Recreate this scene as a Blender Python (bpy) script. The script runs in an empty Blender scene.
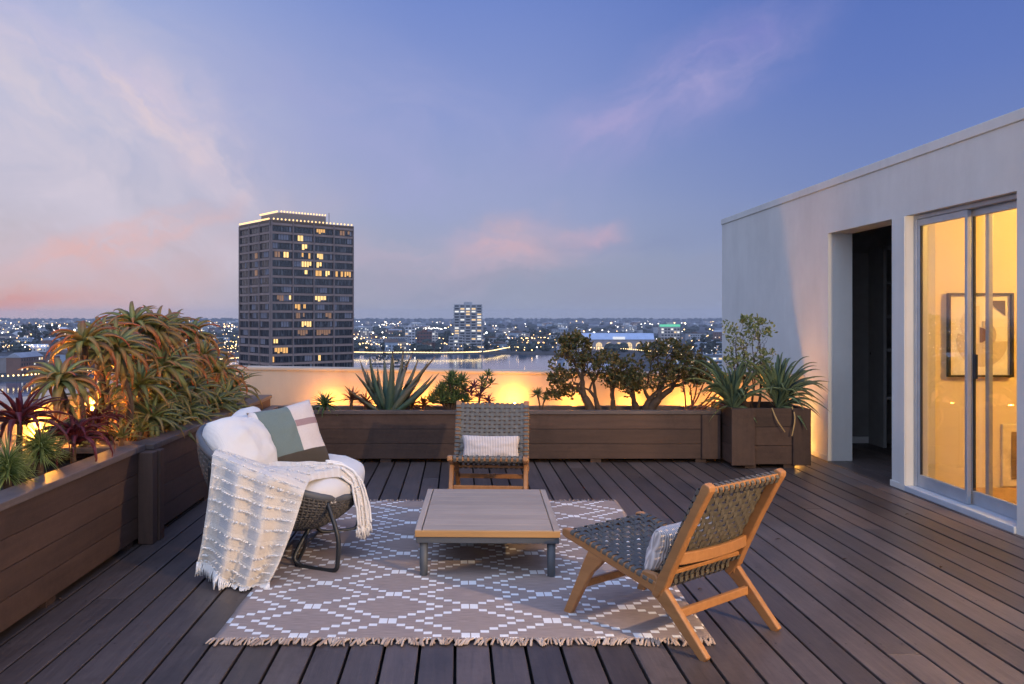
import bpy, math, random
from mathutils import Vector, Matrix, noise as mnoise
R = math.radians
rnd = random.Random(7)
scene = bpy.context.scene
COL = scene.collection
F, CX, CY, H = 890.0, 458.0, 317.0, 1.36

def P(x, y, Y):
    """point seen at a place of the photograph, at depth Y"""
    return Vector(((x-CX)*Y/F, Y, H-(y-CY)*Y/F))

# ------------------------------------------------------------------ mesh builder
class MB:
    def __init__(s): s.v=[]; s.f=[]; s.c=[]; s.m=[]
    def add(s, vs, fs, col=(0,0,0), mi=0):
        b=len(s.v)
        s.v += [tuple(p) for p in vs]
        if isinstance(col, list): s.c += col
        else: s.c += [col]*len(vs)
        s.f += [tuple(b+i for i in f) for f in fs]
        s.m += [mi]*len(fs)
        return b
    def box(s, x0,x1,y0,y1,z0,z1, col=(0,0,0), mi=0, M=None):
        vs=[Vector(p) for p in ((x0,y0,z0),(x1,y0,z0),(x1,y1,z0),(x0,y1,z0),(x0,y0,z1),(x1,y0,z1),(x1,y1,z1),(x0,y1,z1))]
        if M is not None: vs=[M@p for p in vs]
        s.add(vs, [(0,3,2,1),(4,5,6,7),(0,1,5,4),(1,2,6,5),(2,3,7,6),(3,0,4,7)], col, mi)
        return s
    def quadprism(s, poly, off, col=(0,0,0), mi=0):
        """polygon (list of Vectors) extruded by vector off"""
        n=len(poly); vs=[Vector(p) for p in poly]+[Vector(p)+Vector(off) for p in poly]
        fs=[tuple(range(n))[::-1], tuple(range(n,2*n))]+[(i,(i+1)%n,n+(i+1)%n,n+i) for i in range(n)]
        s.add(vs,fs,col,mi); return s
    def tube(s, pts, rad, n=8, cap=True, col=(0,0,0), mi=0, closed=False):
        pts=[Vector(p) for p in pts]; k=len(pts)
        if not isinstance(rad,(list,tuple)): rad=[rad]*k
        if not isinstance(col, list): col=[col]*k
        t=[]
        for i in range(k):
            a=pts[(i-1)%k] if (closed or i>0) else pts[i]
            b=pts[(i+1)%k] if (closed or i<k-1) else pts[i]
            d=b-a; t.append(d.normalized() if d.length>1e-9 else Vector((0,0,1)))
        ref=Vector((0,0,1)) if abs(t[0].z)<.9 else Vector((1,0,0))
        nrm=t[0].cross(ref).normalized()
        vs=[];cs=[]
        for i in range(k):
            nrm=(nrm-t[i]*nrm.dot(t[i]))
            if nrm.length<1e-6: nrm=t[i].cross(Vector((.3,.5,.8)))
            nrm.normalize(); bi=t[i].cross(nrm)
            for j in range(n):
                a=2*math.pi*j/n
                vs.append(pts[i]+(nrm*math.cos(a)+bi*math.sin(a))*rad[i]); cs.append(col[i])
        fs=[]
        for i in range(k if closed else k-1):
            i2=(i+1)%k
            for j in range(n):
                fs.append((i*n+j,i*n+(j+1)%n,i2*n+(j+1)%n,i2*n+j))
        if cap and not closed:
            fs.append(tuple(range(n))[::-1]); fs.append(tuple((k-1)*n+j for j in range(n)))
        s.add(vs,fs,cs,mi); return s
    def ribbon(s, pts, sides, normals, hw, th, col=(0,0,0), mi=0):
        """flat strap: centre line, side vectors, normals, half width(s), thickness"""
        k=len(pts)
        if not isinstance(hw,(list,tuple)): hw=[hw]*k
        if not isinstance(col, list): col=[col]*k
        vs=[];cs=[]
        for i in range(k):
            p,a,nv=Vector(pts[i]),Vector(sides[i])*hw[i],Vector(normals[i])*(th*.5)
            vs+= [p-a-nv,p+a-nv,p+a+nv,p-a+nv]; cs+=[col[i]]*4
        fs=[(3,2,1,0),tuple((k-1)*4+j for j in range(4))]
        for i in range(k-1):
            for j in range(4): fs.append((i*4+j,i*4+(j+1)%4,i*4+4+(j+1)%4,i*4+4+j))
        s.add(vs,fs,cs,mi); return s
    def lathe(s, c, prof, n=16, col=(0,0,0), mi=0):
        c=Vector(c); vs=[]
        for r,z in prof:
            for j in range(n):
                a=2*math.pi*j/n; vs.append(c+Vector((r*math.cos(a),r*math.sin(a),z)))
        k=len(prof); fs=[]
        for i in range(k-1):
            for j in range(n): fs.append((i*n+j,i*n+(j+1)%n,(i+1)*n+(j+1)%n,(i+1)*n+j))
        fs.append(tuple(range(n))[::-1]); fs.append(tuple((k-1)*n+j for j in range(n)))
        s.add(vs,fs,col,mi); return s
    def grid(s, G, col=(0,0,0), mi=0, closed_u=False):
        a=len(G); b=len(G[0]); vs=[p for r in G for p in r]; fs=[]
        for i in range(a-1):
            for j in range(b if closed_u else b-1):
                j2=(j+1)%b; fs.append((i*b+j,i*b+j2,(i+1)*b+j2,(i+1)*b+j))
        s.add(vs,fs,col,mi); return s
    def blob(s, c, rx, ry, rz, col=(0,0,0), mi=0, nu=6, nv=4):
        c=Vector(c); vs=[c+Vector((0,0,-rz))]
        for i in range(1,nv):
            t=math.pi*i/nv
            for j in range(nu):
                a=2*math.pi*j/nu+i*.4
                q=rnd.uniform(.8,1.15)
                vs.append(c+Vector((rx*math.sin(t)*math.cos(a)*q,ry*math.sin(t)*math.sin(a)*q,-rz*math.cos(t))))
        vs.append(c+Vector((0,0,rz))); fs=[]
        for j in range(nu): fs.append((0,1+(j+1)%nu,1+j))
        for i in range(nv-2):
            for j in range(nu):
                a=1+i*nu; fs.append((a+j,a+(j+1)%nu,a+nu+(j+1)%nu,a+nu+j))
        l=len(vs)-1
        for j in range(nu): fs.append((l,1+(nv-2)*nu+j,1+(nv-2)*nu+(j+1)%nu))
        s.add(vs,fs,col,mi); return s
    def build(s, name, mat, parent=None, smooth=False, bevel=0, seg=2, origin=None):
        me=bpy.data.meshes.new(name)
        vs=s.v
        inv=Matrix.Identity(4)
        if parent is not None: inv=WORLD.get(parent.name, Matrix.Identity(4)).inverted()
        elif origin is not None: inv=Matrix.Translation(Vector(origin)).inverted()
        vs=[tuple(inv@Vector(p)) for p in vs]
        me.from_pydata(vs,[],s.f); me.update()
        mats=mat if isinstance(mat,(list,tuple)) else [mat]
        for m in mats: me.materials.append(m)
        if len(mats)>1: me.polygons.foreach_set('material_index', s.m)
        at=me.color_attributes.new('Col','FLOAT_COLOR','POINT')
        at.data.foreach_set('color',[x for c in s.c for x in (c[0],c[1],c[2],1.0)])
        if smooth: me.polygons.foreach_set('use_smooth',[True]*len(me.polygons))
        o=bpy.data.objects.new(name,me); COL.objects.link(o)
        if parent is not None: o.parent=parent; WORLD[o.name]=WORLD.get(parent.name, Matrix.Identity(4)).copy()
        elif origin is not None: o.location=origin; WORLD[o.name]=Matrix.Translation(Vector(origin))
        else: WORLD[o.name]=Matrix.Identity(4)
        if bevel:
            b=o.modifiers.new('bevel','BEVEL'); b.width=bevel; b.segments=seg; b.limit_method='ANGLE'; b.angle_limit=R(40)
        return o
WORLD={}

def tag(o, label=None, cat=None, group=None, kind=None):
    if label: o['label']=label
    if cat: o['category']=cat
    if group: o['group']=group
    if kind: o['kind']=kind
    return o
def thing(name, label, cat, loc=(0,0,0), rz=0, group=None):
    o=bpy.data.objects.new(name,None); COL.objects.link(o)
    o.empty_display_size=.1
    o.location=loc; o.rotation_euler=(0,0,rz)
    WORLD[o.name]=Matrix.Translation(Vector(loc))@Matrix.Rotation(rz,4,'Z')
    return tag(o,label,cat,group)

def crom(pts, n=6):
    pts=[Vector(p) for p in pts]; out=[]
    for i in range(len(pts)-1):
        p0=pts[max(i-1,0)];p1=pts[i];p2=pts[i+1];p3=pts[min(i+2,len(pts)-1)]
        for k in range(n):
            t=k/n
            out.append(.5*((2*p1)+(p2-p0)*t+(2*p0-5*p1+4*p2-p3)*t*t+(3*p1-p0-3*p2+p3)*t**3))
    out.append(pts[-1]); return out

# ------------------------------------------------------------------ materials
def srgb(r,g,b):
    f=lambda c:(c/255/12.92) if c/255<=.04045 else ((c/255+.055)/1.055)**2.4
    return (f(r),f(g),f(b))
class NT:
    """tiny helper round a node tree"""
    def __init__(s,nt): s.t=nt; s.n=nt.nodes; s.l=nt.links
    def node(s,t,**kw):
        n=s.n.new(t)
        for k,v in kw.items(): setattr(n,k,v)
        return n
    def put(s,sock,v):
        if hasattr(v,'is_output') or isinstance(v,bpy.types.NodeSocket): s.l.new(v,sock)
        else:
            if isinstance(v,(tuple,list)) and len(v)==3 and sock.type=='RGBA': v=(*v,1)
            sock.default_value=v
    def math(s,op,a,b=0.0,c=None,clamp=False):
        n=s.node('ShaderNodeMath',operation=op,use_clamp=clamp); s.put(n.inputs[0],a); s.put(n.inputs[1],b)
        if c is not None: s.put(n.inputs[2],c)
        return n.outputs[0]
    def mix(s,f,a,b,blend='MIX'):
        n=s.node('ShaderNodeMix',data_type='RGBA',blend_type=blend)
        s.put(n.inputs[0],f); s.put(n.inputs[6],a); s.put(n.inputs[7],b); return n.outputs[2]
    def ramp(s,f,stops,interp='LINEAR'):
        n=s.node('ShaderNodeValToRGB'); s.put(n.inputs[0],f); cr=n.color_ramp; cr.interpolation=interp
        while len(cr.elements)<len(stops): cr.elements.new(.5)
        for e,(p,c) in zip(cr.elements,stops):
            e.position=p; e.color=(*c,1) if len(c)==3 else c
        return n.outputs[0]
    def coord(s,which='Object'):
        return s.node('ShaderNodeTexCoord').outputs[which]
    def mapping(s,v,scale=(1,1,1),rot=(0,0,0),loc=(0,0,0)):
        n=s.node('ShaderNodeMapping'); s.put(n.inputs[0],v); n.inputs['Scale'].default_value=scale
        n.inputs['Rotation'].default_value=rot; n.inputs['Location'].default_value=loc; return n.outputs[0]
    def noise(s,v,scale=5,detail=4,rough=.55,dist=0):
        n=s.node('ShaderNodeTexNoise'); s.put(n.inputs['Vector'],v); n.inputs['Scale'].default_value=scale
        n.inputs['Detail'].default_value=detail; n.inputs['Roughness'].default_value=rough; n.inputs['Distortion'].default_value=dist
        return n.outputs[0]
    def sep(s,v):
        n=s.node('ShaderNodeSeparateXYZ'); s.put(n.inputs[0],v); return n.outputs
    def attr(s,name='Col'):
        n=s.node('ShaderNodeVertexColor'); n.layer_name=name
        m=s.node('ShaderNodeSeparateColor'); s.l.new(n.outputs[0],m.inputs[0]); return m.outputs
    def bump(s,h,strength=.3,dist=.01):
        n=s.node('ShaderNodeBump'); s.put(n.inputs['Height'],h); n.inputs['Strength'].default_value=strength
        n.inputs['Distance'].default_value=dist; return n.outputs[0]
def newmat(name):
    m=bpy.data.materials.new(name); m.use_nodes=True; nt=NT(m.node_tree)
    return m,nt,nt.n['Principled BSDF']
def setp(nt,b,**kw):
    mp={'col':'Base Color','rough':'Roughness','metal':'Metallic','normal':'Normal','spec':'Specular IOR Level','sheen':'Sheen Weight',
        'emit':'Emission Color','es':'Emission Strength','coat':'Coat Weight','trans':'Transmission Weight','sss':'Subsurface Weight'}
    for k,v in kw.items(): nt.put(b.inputs[mp[k]],v)
def simple(name,col,rough=.6,metal=0,var=.25,scale=8,bump=.15,bscale=60,bd=.004,spec=.5,stretch=(1,1,1),coord='Object'):
    m,nt,b=newmat(name); co=nt.mapping(nt.coord(coord),scale=stretch)
    n=nt.noise(co,scale,5,.6)
    dark=tuple(c*(1-var) for c in col); lite=tuple(min(1,c*(1+var)) for c in col)
    c=nt.ramp(n,[(.3,dark),(.7,lite)])
    setp(nt,b,col=c,rough=rough,metal=metal,spec=spec)
    if bump: setp(nt,b,normal=nt.bump(nt.noise(co,bscale,4,.6),bump,bd))
    return m
def emit(name,col,st):
    m,nt,b=newmat(name); setp(nt,b,col=(.05,.05,.05),emit=col,es=st); return m
def wood(name,c1,c2,axis='X',rough=.55,scale=6,bump=.2,percol=.0,spec=.4,stain=False):
    """grain running along axis; Col.r (0..1) shifts each board's tone"""
    m,nt,b=newmat(name)
    sc={'X':(.12,1.6,1.6),'Y':(1.6,.12,1.6),'Z':(1.6,1.6,.12)}[axis]
    co=nt.node('ShaderNodeVectorMath',operation='ADD'); nt.put(co.inputs[0],nt.coord())
    a=nt.attr(); cb=nt.node('ShaderNodeCombineXYZ')
    nt.put(cb.inputs[0],nt.math('MULTIPLY',a[0],17.)); nt.put(cb.inputs[1],nt.math('MULTIPLY',a[0],31.)); nt.put(cb.inputs[2],nt.math('MULTIPLY',a[0],23.))
    nt.put(co.inputs[1],cb.outputs[0])
    v=nt.mapping(co.outputs[0],scale=sc)
    g=nt.noise(v,scale*4,6,.65,.4); g2=nt.noise(nt.mapping(co.outputs[0],scale=(1,1,1)),2.2,3,.6)
    c=nt.mix(nt.math('ADD',nt.math('MULTIPLY',g,.9),nt.math('SUBTRACT',nt.math('MULTIPLY',g2,.5),.2),clamp=True),c1,c2)
    if stain:
        sn=nt.noise(nt.mapping(nt.coord(),scale=(1,.5,1)),1.1,6,.7,.5); s2=nt.noise(nt.coord(),28,3,.7)
        k0=nt.ramp(nt.math('ADD',nt.math('MULTIPLY',sn,.75),nt.math('MULTIPLY',s2,.25)),[(.36,(.62,.60,.58)),(.52,(1,1,1)),(.7,(1.16,1.14,1.12))])
        c=nt.mix(1.0,c,k0,'MULTIPLY')
    if percol: 
        k=nt.math('ADD',nt.math('MULTIPLY',a[0],percol),1-percol*.5)
        h=nt.node('ShaderNodeHueSaturation'); nt.put(h.inputs['Value'],k); nt.put(h.inputs['Color'],c); c=h.outputs[0]
    setp(nt,b,col=c,rough=rough,spec=spec)
    if bump: setp(nt,b,normal=nt.bump(g,bump,.004))
    return m
def leafmat(name,cb,ct,rough=.45,var=.35,sss=0):
    """Col.r = place along the leaf (0 base, 1 tip); Col.g = this leaf's own shade"""
    m,nt,b=newmat(name); a=nt.attr()
    n=nt.noise(nt.coord(),14,3,.6)
    f=nt.math('ADD',nt.math('MULTIPLY',nt.math('POWER',a[0],1.4),.9),nt.math('MULTIPLY',nt.math('SUBTRACT',a[1],.5),.7),clamp=True)
    c=nt.mix(f,cb,ct)
    h=nt.node('ShaderNodeHueSaturation'); nt.put(h.inputs['Value'],nt.math('ADD',nt.math('MULTIPLY',nt.math('ADD',a[1],n),var),1-var)); nt.put(h.inputs['Color'],c)
    setp(nt,b,col=h.outputs[0],rough=rough,spec=.4)
    tr=nt.node('ShaderNodeBsdfTranslucent'); nt.put(tr.inputs[0],h.outputs[0])
    mx=nt.node('ShaderNodeMixShader'); mx.inputs[0].default_value=.22
    nt.l.new(b.outputs[0],mx.inputs[1]); nt.l.new(tr.outputs[0],mx.inputs[2])
    nt.l.new(mx.outputs[0],nt.n['Material Output'].inputs[0])
    return m
def glassmat(name,tint=(.92,.95,.95)):
    m=bpy.data.materials.new(name); m.use_nodes=True; nt=NT(m.node_tree); nt.n.remove(nt.n['Principled BSDF'])
    gm=nt.node('ShaderNodeNewGeometry'); dp=nt.node('ShaderNodeVectorMath',operation='DOT_PRODUCT')
    nt.l.new(gm.outputs['Incoming'],dp.inputs[0]); nt.l.new(gm.outputs['Normal'],dp.inputs[1])
    sch=nt.math('ADD',nt.math('MULTIPLY',nt.math('POWER',nt.math('SUBTRACT',1.0,nt.math('ABSOLUTE',dp.outputs['Value'])),5.0),.96),.04)
    g=nt.node('ShaderNodeBsdfGlossy'); g.inputs['Roughness'].default_value=.0; g.inputs[0].default_value=(1,1,1,1)
    t=nt.node('ShaderNodeBsdfTransparent'); t.inputs[0].default_value=(*tint,1)
    mx=nt.node('ShaderNodeMixShader'); nt.put(mx.inputs[0],nt.math('MULTIPLY',sch,1.45,clamp=True))
    nt.l.new(t.outputs[0],mx.inputs[1]); nt.l.new(g.outputs[0],mx.inputs[2]); nt.l.new(mx.outputs[0],nt.n['Material Output'].inputs[0])
    return m
SCONCE=800.; UPP=9; SPOTP=28.; SKYB=1.35; HAZE=6.5e-5
# ------------------------------------------------------------------ camera, sky, sun
cam=bpy.data.cameras.new('camera'); co=bpy.data.objects.new('camera',cam); COL.objects.link(co)
co.location=(0,0,H); co.rotation_euler=(R(90),0,0)
cam.sensor_width=36; cam.lens=F*36/1024; cam.shift_x=(512-CX)/1024; cam.shift_y=-(342-CY)/1024
cam.clip_start=.05; cam.clip_end=40000
scene.camera=co
scene.view_settings.view_transform='Standard'; scene.view_settings.look='None'
scene.view_settings.exposure=0; scene.view_settings.gamma=1; scene.view_settings.use_curve_mapping=False
scene.cycles.use_denoising=True
scene.cycles.max_bounces=6; scene.cycles.transparent_max_bounces=12
scene.cycles.sample_clamp_indirect=6

w=bpy.data.worlds.new('World'); scene.world=w; w.use_nodes=True
nt=NT(w.node_tree); bg=nt.n['Background']
sky=nt.node('ShaderNodeTexSky',sky_type='NISHITA'); sky.sun_disc=False
SUN_EL,SUN_ROT=R(-1.0),R(-62)
sky.sun_elevation=SUN_EL; sky.sun_rotation=SUN_ROT
d=nt.coord('Generated'); X,Y,Z=nt.sep(d)
el=nt.math('MAXIMUM',Z,0.0)
hz=nt.math('SQRT',nt.math('ADD',nt.math('MULTIPLY',X,X),nt.math('MULTIPLY',Y,Y)))
hz=nt.math('MAXIMUM',hz,.001)
sx=nt.math('DIVIDE',X,hz)                       # sine of the compass bearing: -1 west (left), +1 east
te=nt.math('DIVIDE',Z,hz)                       # tangent of the elevation
west=nt.ramp(te,[(0,srgb(196,176,174)),(.045,srgb(196,180,182)),(.12,srgb(190,186,204)),(.22,srgb(182,186,214)),(.36,srgb(156,170,216)),(1,srgb(92,116,178))])
mid =nt.ramp(te,[(0,srgb(156,160,178)),(.05,srgb(154,163,186)),(.12,srgb(152,163,198)),(.22,srgb(138,153,205)),(.36,srgb(113,136,202)),(1,srgb(80,110,172))])
east=nt.ramp(te,[(0,srgb(144,151,174)),(.06,srgb(136,148,182)),(.14,srgb(115,134,186)),(.25,srgb(97,121,188)),(.36,srgb(84,111,184)),(1,srgb(55,80,150))])
fl=nt.node('ShaderNodeMapRange',interpolation_type='SMOOTHSTEP'); nt.put(fl.inputs[0],sx)
fl.inputs[1].default_value=-.46; fl.inputs[2].default_value=0.02
fr=nt.node('ShaderNodeMapRange',interpolation_type='SMOOTHSTEP'); nt.put(fr.inputs[0],sx)
fr.inputs[1].default_value=-.02; fr.inputs[2].default_value=.45
f2=nt.node('ShaderNodeMapRange',interpolation_type='SMOOTHSTEP'); nt.put(f2.inputs[0],sx); f2.inputs[1].default_value=-.52; f2.inputs[2].default_value=-.9
west=nt.mix(f2.outputs[0],west,mid)
base=nt.mix(fr.outputs[0],nt.mix(fl.outputs[0],west,mid),east)
# clouds: broad bands of air lit pink from below the horizon, each in its own part of the sky
cb=nt.node('ShaderNodeCombineXYZ'); nt.put(cb.inputs[0],nt.math('MULTIPLY',sx,1.0)); nt.put(cb.inputs[1],nt.math('MULTIPLY',te,1.0))
uv=cb.outputs[0]
wn=nt.node('ShaderNodeTexNoise'); nt.put(wn.inputs['Vector'],uv); wn.inputs['Scale'].default_value=5; wn.inputs['Detail'].default_value=6; wn.inputs['Roughness'].default_value=.62
warp=nt.node('ShaderNodeVectorMath',operation='SUBTRACT'); nt.put(warp.inputs[0],wn.outputs['Color']); warp.inputs[1].default_value=(.5,.5,.5)
wsc=nt.node('ShaderNodeVectorMath',operation='SCALE'); nt.put(wsc.inputs[0],warp.outputs[0]); wsc.inputs['Scale'].default_value=.12
wv=nt.node('ShaderNodeVectorMath',operation='ADD'); nt.put(wv.inputs[0],uv); nt.put(wv.inputs[1],wsc.outputs[0])
def cloud(cx,cy,rx,ry,ang,col,amt,soft=.9,grain=14,stretch=(1,3,1),lo=.3):
    """soft elliptical bank centred on bearing cx / elevation cy"""
    m=nt.node('ShaderNodeVectorMath',operation='SUBTRACT'); nt.put(m.inputs[0],wv.outputs[0]); m.inputs[1].default_value=(cx,cy,0)
    r=nt.node('ShaderNodeVectorRotate',rotation_type='Z_AXIS'); nt.put(r.inputs['Vector'],m.outputs[0]); r.inputs['Angle'].default_value=-ang
    q=nt.mapping(r.outputs[0],scale=(1/rx,1/ry,1))
    ln=nt.node('ShaderNodeVectorMath',operation='LENGTH'); nt.put(ln.inputs[0],q)
    f=nt.node('ShaderNodeMapRange',interpolation_type='SMOOTHSTEP'); nt.put(f.inputs[0],ln.outputs['Value'])
    f.inputs[1].default_value=1.0; f.inputs[2].default_value=1-soft; 
    n=nt.noise(nt.mapping(r.outputs[0],scale=stretch),grain,6,.6,.6)
    nn=nt.node('ShaderNodeMapRange'); nt.put(nn.inputs[0],n); nn.inputs[1].default_value=lo; nn.inputs[2].default_value=.68
    k=nt.math('MULTIPLY',nt.math('MULTIPLY',f.outputs[0],nn.outputs[0]),amt,clamp=True)
    global base
    base=nt.mix(k,base,col)
def S(x,y):   # bearing/elevation of a spot of sky
    v=Vector((x-CX,F)); return (x-CX)/v.length, (CY-y)/v.length
cloud(*S(95,300),.20,.055,R(8),srgb(220,176,170),1.0,.9,6,(1,2,1),.2)
cloud(*S(20,305),.13,.022,R(-4),srgb(220,150,134),1.0,.9,9,(1,3,1),.2)
cloud(*S(190,262),.24,.05,R(22),srgb(208,178,184),.9,.95,6,(1,2.5,1),.25)
cloud(*S(60,255),.2,.045,R(10),srgb(208,184,198),.8,.95,6,(1,2.5,1),.3)
cloud(*S(90,150),.34,.20,R(-32),srgb(206,198,214),1.3,.95,8,(1,2,1),.3)
cloud(*S(200,135),.16,.05,R(-38),srgb(214,198,212),1.0,.95,11,(1,2.2,1),.35)
cloud(*S(120,70),.2,.04,R(-25),srgb(194,188,220),.65,.95,9,(1,2.5,1),.35)
cloud(*S(150,112),.12,.022,R(-38),srgb(226,206,210),.9,.95,22,(1,3.5,1),.34)
cloud(*S(232,165),.07,.018,R(-48),srgb(220,204,214),.8,.95,24,(1,3,1),.36)
cloud(*S(60,70),.13,.03,R(-24),srgb(206,196,216),.8,.95,18,(1,3.5,1),.34)
cloud(*S(130,240),.16,.03,R(24),srgb(224,180,178),1.2,.95,14,(1,3,1),.32)
cloud(*S(508,244),.105,.05,R(12),srgb(210,176,186),1.25,.85,12,(1,2,1),.22)
cloud(*S(592,226),.05,.022,R(10),srgb(208,172,188),1.0,.9,14,(1,2,1),.2)
cloud(*S(450,258),.24,.055,R(6),srgb(186,174,194),1.1,.95,8,(1,3,1),.3)
cloud(*S(670,95),.24,.075,R(30),srgb(166,160,208),.9,.95,8,(1,2.6,1),.28)
cloud(*S(610,128),.05,.022,R(20),srgb(184,168,210),.6,.95,14,(1,2,1),.25)
cloud(*S(740,30),.12,.045,R(25),srgb(140,136,204),.45,.95,8,(1,2.6,1),.28)
cloud(*S(560,280),.46,.05,R(2),srgb(148,152,176),.8,.95,7,(1,5,1),.3)
cloud(*S(650,235),.2,.02,R(4),srgb(128,140,180),.4,.95,9,(1,5,1),.3)
cloud(*S(390,140),.34,.14,R(-15),srgb(162,166,210),.8,.95,6,(1,2,1),.3)
gz=nt.math('MULTIPLY',nt.math('LESS_THAN',Z,-.002),1.0)
base=nt.mix(gz,base,srgb(70,78,100))
# the brightest twilight stands high and behind the viewer
up=nt.node('ShaderNodeMapRange',interpolation_type='SMOOTHSTEP'); nt.put(up.inputs[0],te); up.inputs[1].default_value=.42; up.inputs[2].default_value=1.6
bk=nt.node('ShaderNodeMapRange',interpolation_type='SMOOTHSTEP'); nt.put(bk.inputs[0],nt.math('DIVIDE',Y,hz)); bk.inputs[1].default_value=.45; bk.inputs[2].default_value=-.5
gain=nt.math('ADD',1.0,nt.math('ADD',nt.math('MULTIPLY',up.outputs[0],1.3),nt.math('MULTIPLY',bk.outputs[0],SKYB)))
base=nt.mix(nt.math('MULTIPLY',bk.outputs[0],.85),base,srgb(170,182,210))
gs=nt.node('ShaderNodeVectorMath',operation='SCALE'); nt.put(gs.inputs[0],base); nt.put(gs.inputs['Scale'],gain)
add=nt.mix(.02,gs.outputs[0],sky.outputs[0],'ADD')
nt.put(bg.inputs[0],add); bg.inputs[1].default_value=1.0

sun=bpy.data.lights.new('afterglow_sun','SUN'); so=bpy.data.objects.new('afterglow_sun',sun); COL.objects.link(so)
sun.energy=.04; sun.angle=R(20); sun.color=(1,.72,.62)
so.rotation_euler=(R(80),0,R(-118))   # low in the west: shines to the right
def lamp(name,loc,power,col,size=.03,kind='POINT'):
    l=bpy.data.lights.new(name,kind); o=bpy.data.objects.new(name,l); COL.objects.link(o); o.location=loc
    l.energy=power; l.color=col
    if kind in('POINT','SPOT'): l.shadow_soft_size=size
    return o

# ------------------------------------------------------------------ deck
M={}
M['deck']=wood('deck_boards',srgb(44,40,41),srgb(100,88,83),'Y',rough=.42,scale=7,bump=.45,percol=.7,spec=.45,stain=True)
M['deckdark']=simple('deck_joists',(.012,.012,.014),.9)
mb=MB(); pitch=.1449; gap=.0125; x0=-2.5+.02
i=0; x=-2.62
while x<3.55:
    yy=-3.0
    cuts=[-3.0]+sorted([rnd.uniform(-2,9) for _ in range(rnd.choice([1,2,2]))])+[9.05]
    cuts=[c for k,c in enumerate(cuts) if k==0 or c-cuts[k-1]>.8]
    if cuts[-1]<9.05: cuts[-1]=9.05
    for a,b in zip(cuts[:-1],cuts[1:]):
        t=rnd.random(); dz=rnd.uniform(-.0015,.0015)
        mb.box(x+gap/2+rnd.uniform(-.001,.001),x+pitch-gap/2,a+.0025,b-.0025,-.028,dz,(t,t,t))
    x+=pitch
M['screw']=simple('deck_screw',(.03,.028,.027),.5,.3,var=.3)
nb=0; x=-2.62
while x<3.45:
    for k in range(20):
        for dx in (.03,pitch-.03):
            if rnd.random()<.12: continue
            cx_,cy_=x+dx+rnd.uniform(-.004,.004),-1.9+k*.56+rnd.uniform(-.006,.006)
            if cy_>8.9: continue
            mb.add([(cx_+.0052*math.cos(a*math.pi/3),cy_+.0052*math.sin(a*math.pi/3),.0021) for a in range(6)],[(0,1,2,3,4,5)],(0,0,0),1)
    x+=pitch
deck=mb.build('deck',[M['deck'],M['screw']],bevel=.003,seg=2); tag(deck,kind='structure')
mb=MB(); mb.box(-2.62,3.74,-3,9.05,-.25,-.06); tag(mb.build('deck_base',M['deckdark']),kind='structure')
# screw heads and leaf litter on the boards
# ------------------------------------------------------------------ parapets
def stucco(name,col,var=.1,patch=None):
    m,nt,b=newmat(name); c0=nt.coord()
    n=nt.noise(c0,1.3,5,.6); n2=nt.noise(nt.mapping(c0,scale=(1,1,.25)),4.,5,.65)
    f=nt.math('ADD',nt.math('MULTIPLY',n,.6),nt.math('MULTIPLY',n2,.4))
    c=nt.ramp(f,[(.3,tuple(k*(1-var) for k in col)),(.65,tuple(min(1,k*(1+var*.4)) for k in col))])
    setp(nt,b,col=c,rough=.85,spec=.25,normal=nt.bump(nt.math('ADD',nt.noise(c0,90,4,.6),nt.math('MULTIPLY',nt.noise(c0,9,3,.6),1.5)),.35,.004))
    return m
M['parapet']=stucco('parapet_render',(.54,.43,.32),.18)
M['bwall']=stucco('penthouse_render',(.60,.59,.545),.14)
zl,zr=.862,.775
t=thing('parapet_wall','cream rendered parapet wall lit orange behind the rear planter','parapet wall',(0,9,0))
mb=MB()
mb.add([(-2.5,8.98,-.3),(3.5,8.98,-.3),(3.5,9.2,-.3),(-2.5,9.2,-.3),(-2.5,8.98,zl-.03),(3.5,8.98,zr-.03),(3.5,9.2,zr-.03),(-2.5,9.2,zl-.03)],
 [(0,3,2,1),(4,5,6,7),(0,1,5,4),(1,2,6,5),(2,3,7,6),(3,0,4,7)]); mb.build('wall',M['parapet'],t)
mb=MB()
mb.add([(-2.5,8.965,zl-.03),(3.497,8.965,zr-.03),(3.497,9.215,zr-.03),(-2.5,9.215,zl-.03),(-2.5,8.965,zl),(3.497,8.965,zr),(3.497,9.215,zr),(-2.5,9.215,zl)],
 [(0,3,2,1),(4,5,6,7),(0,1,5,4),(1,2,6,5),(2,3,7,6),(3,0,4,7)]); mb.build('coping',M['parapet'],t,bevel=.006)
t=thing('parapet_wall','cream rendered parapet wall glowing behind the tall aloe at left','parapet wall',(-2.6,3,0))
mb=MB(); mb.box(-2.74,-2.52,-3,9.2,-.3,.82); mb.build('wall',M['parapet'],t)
mb=MB(); mb.box(-2.755,-2.505,-3,9.215,.82,.855); mb.build('coping',M['parapet'],t,bevel=.006)

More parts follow.
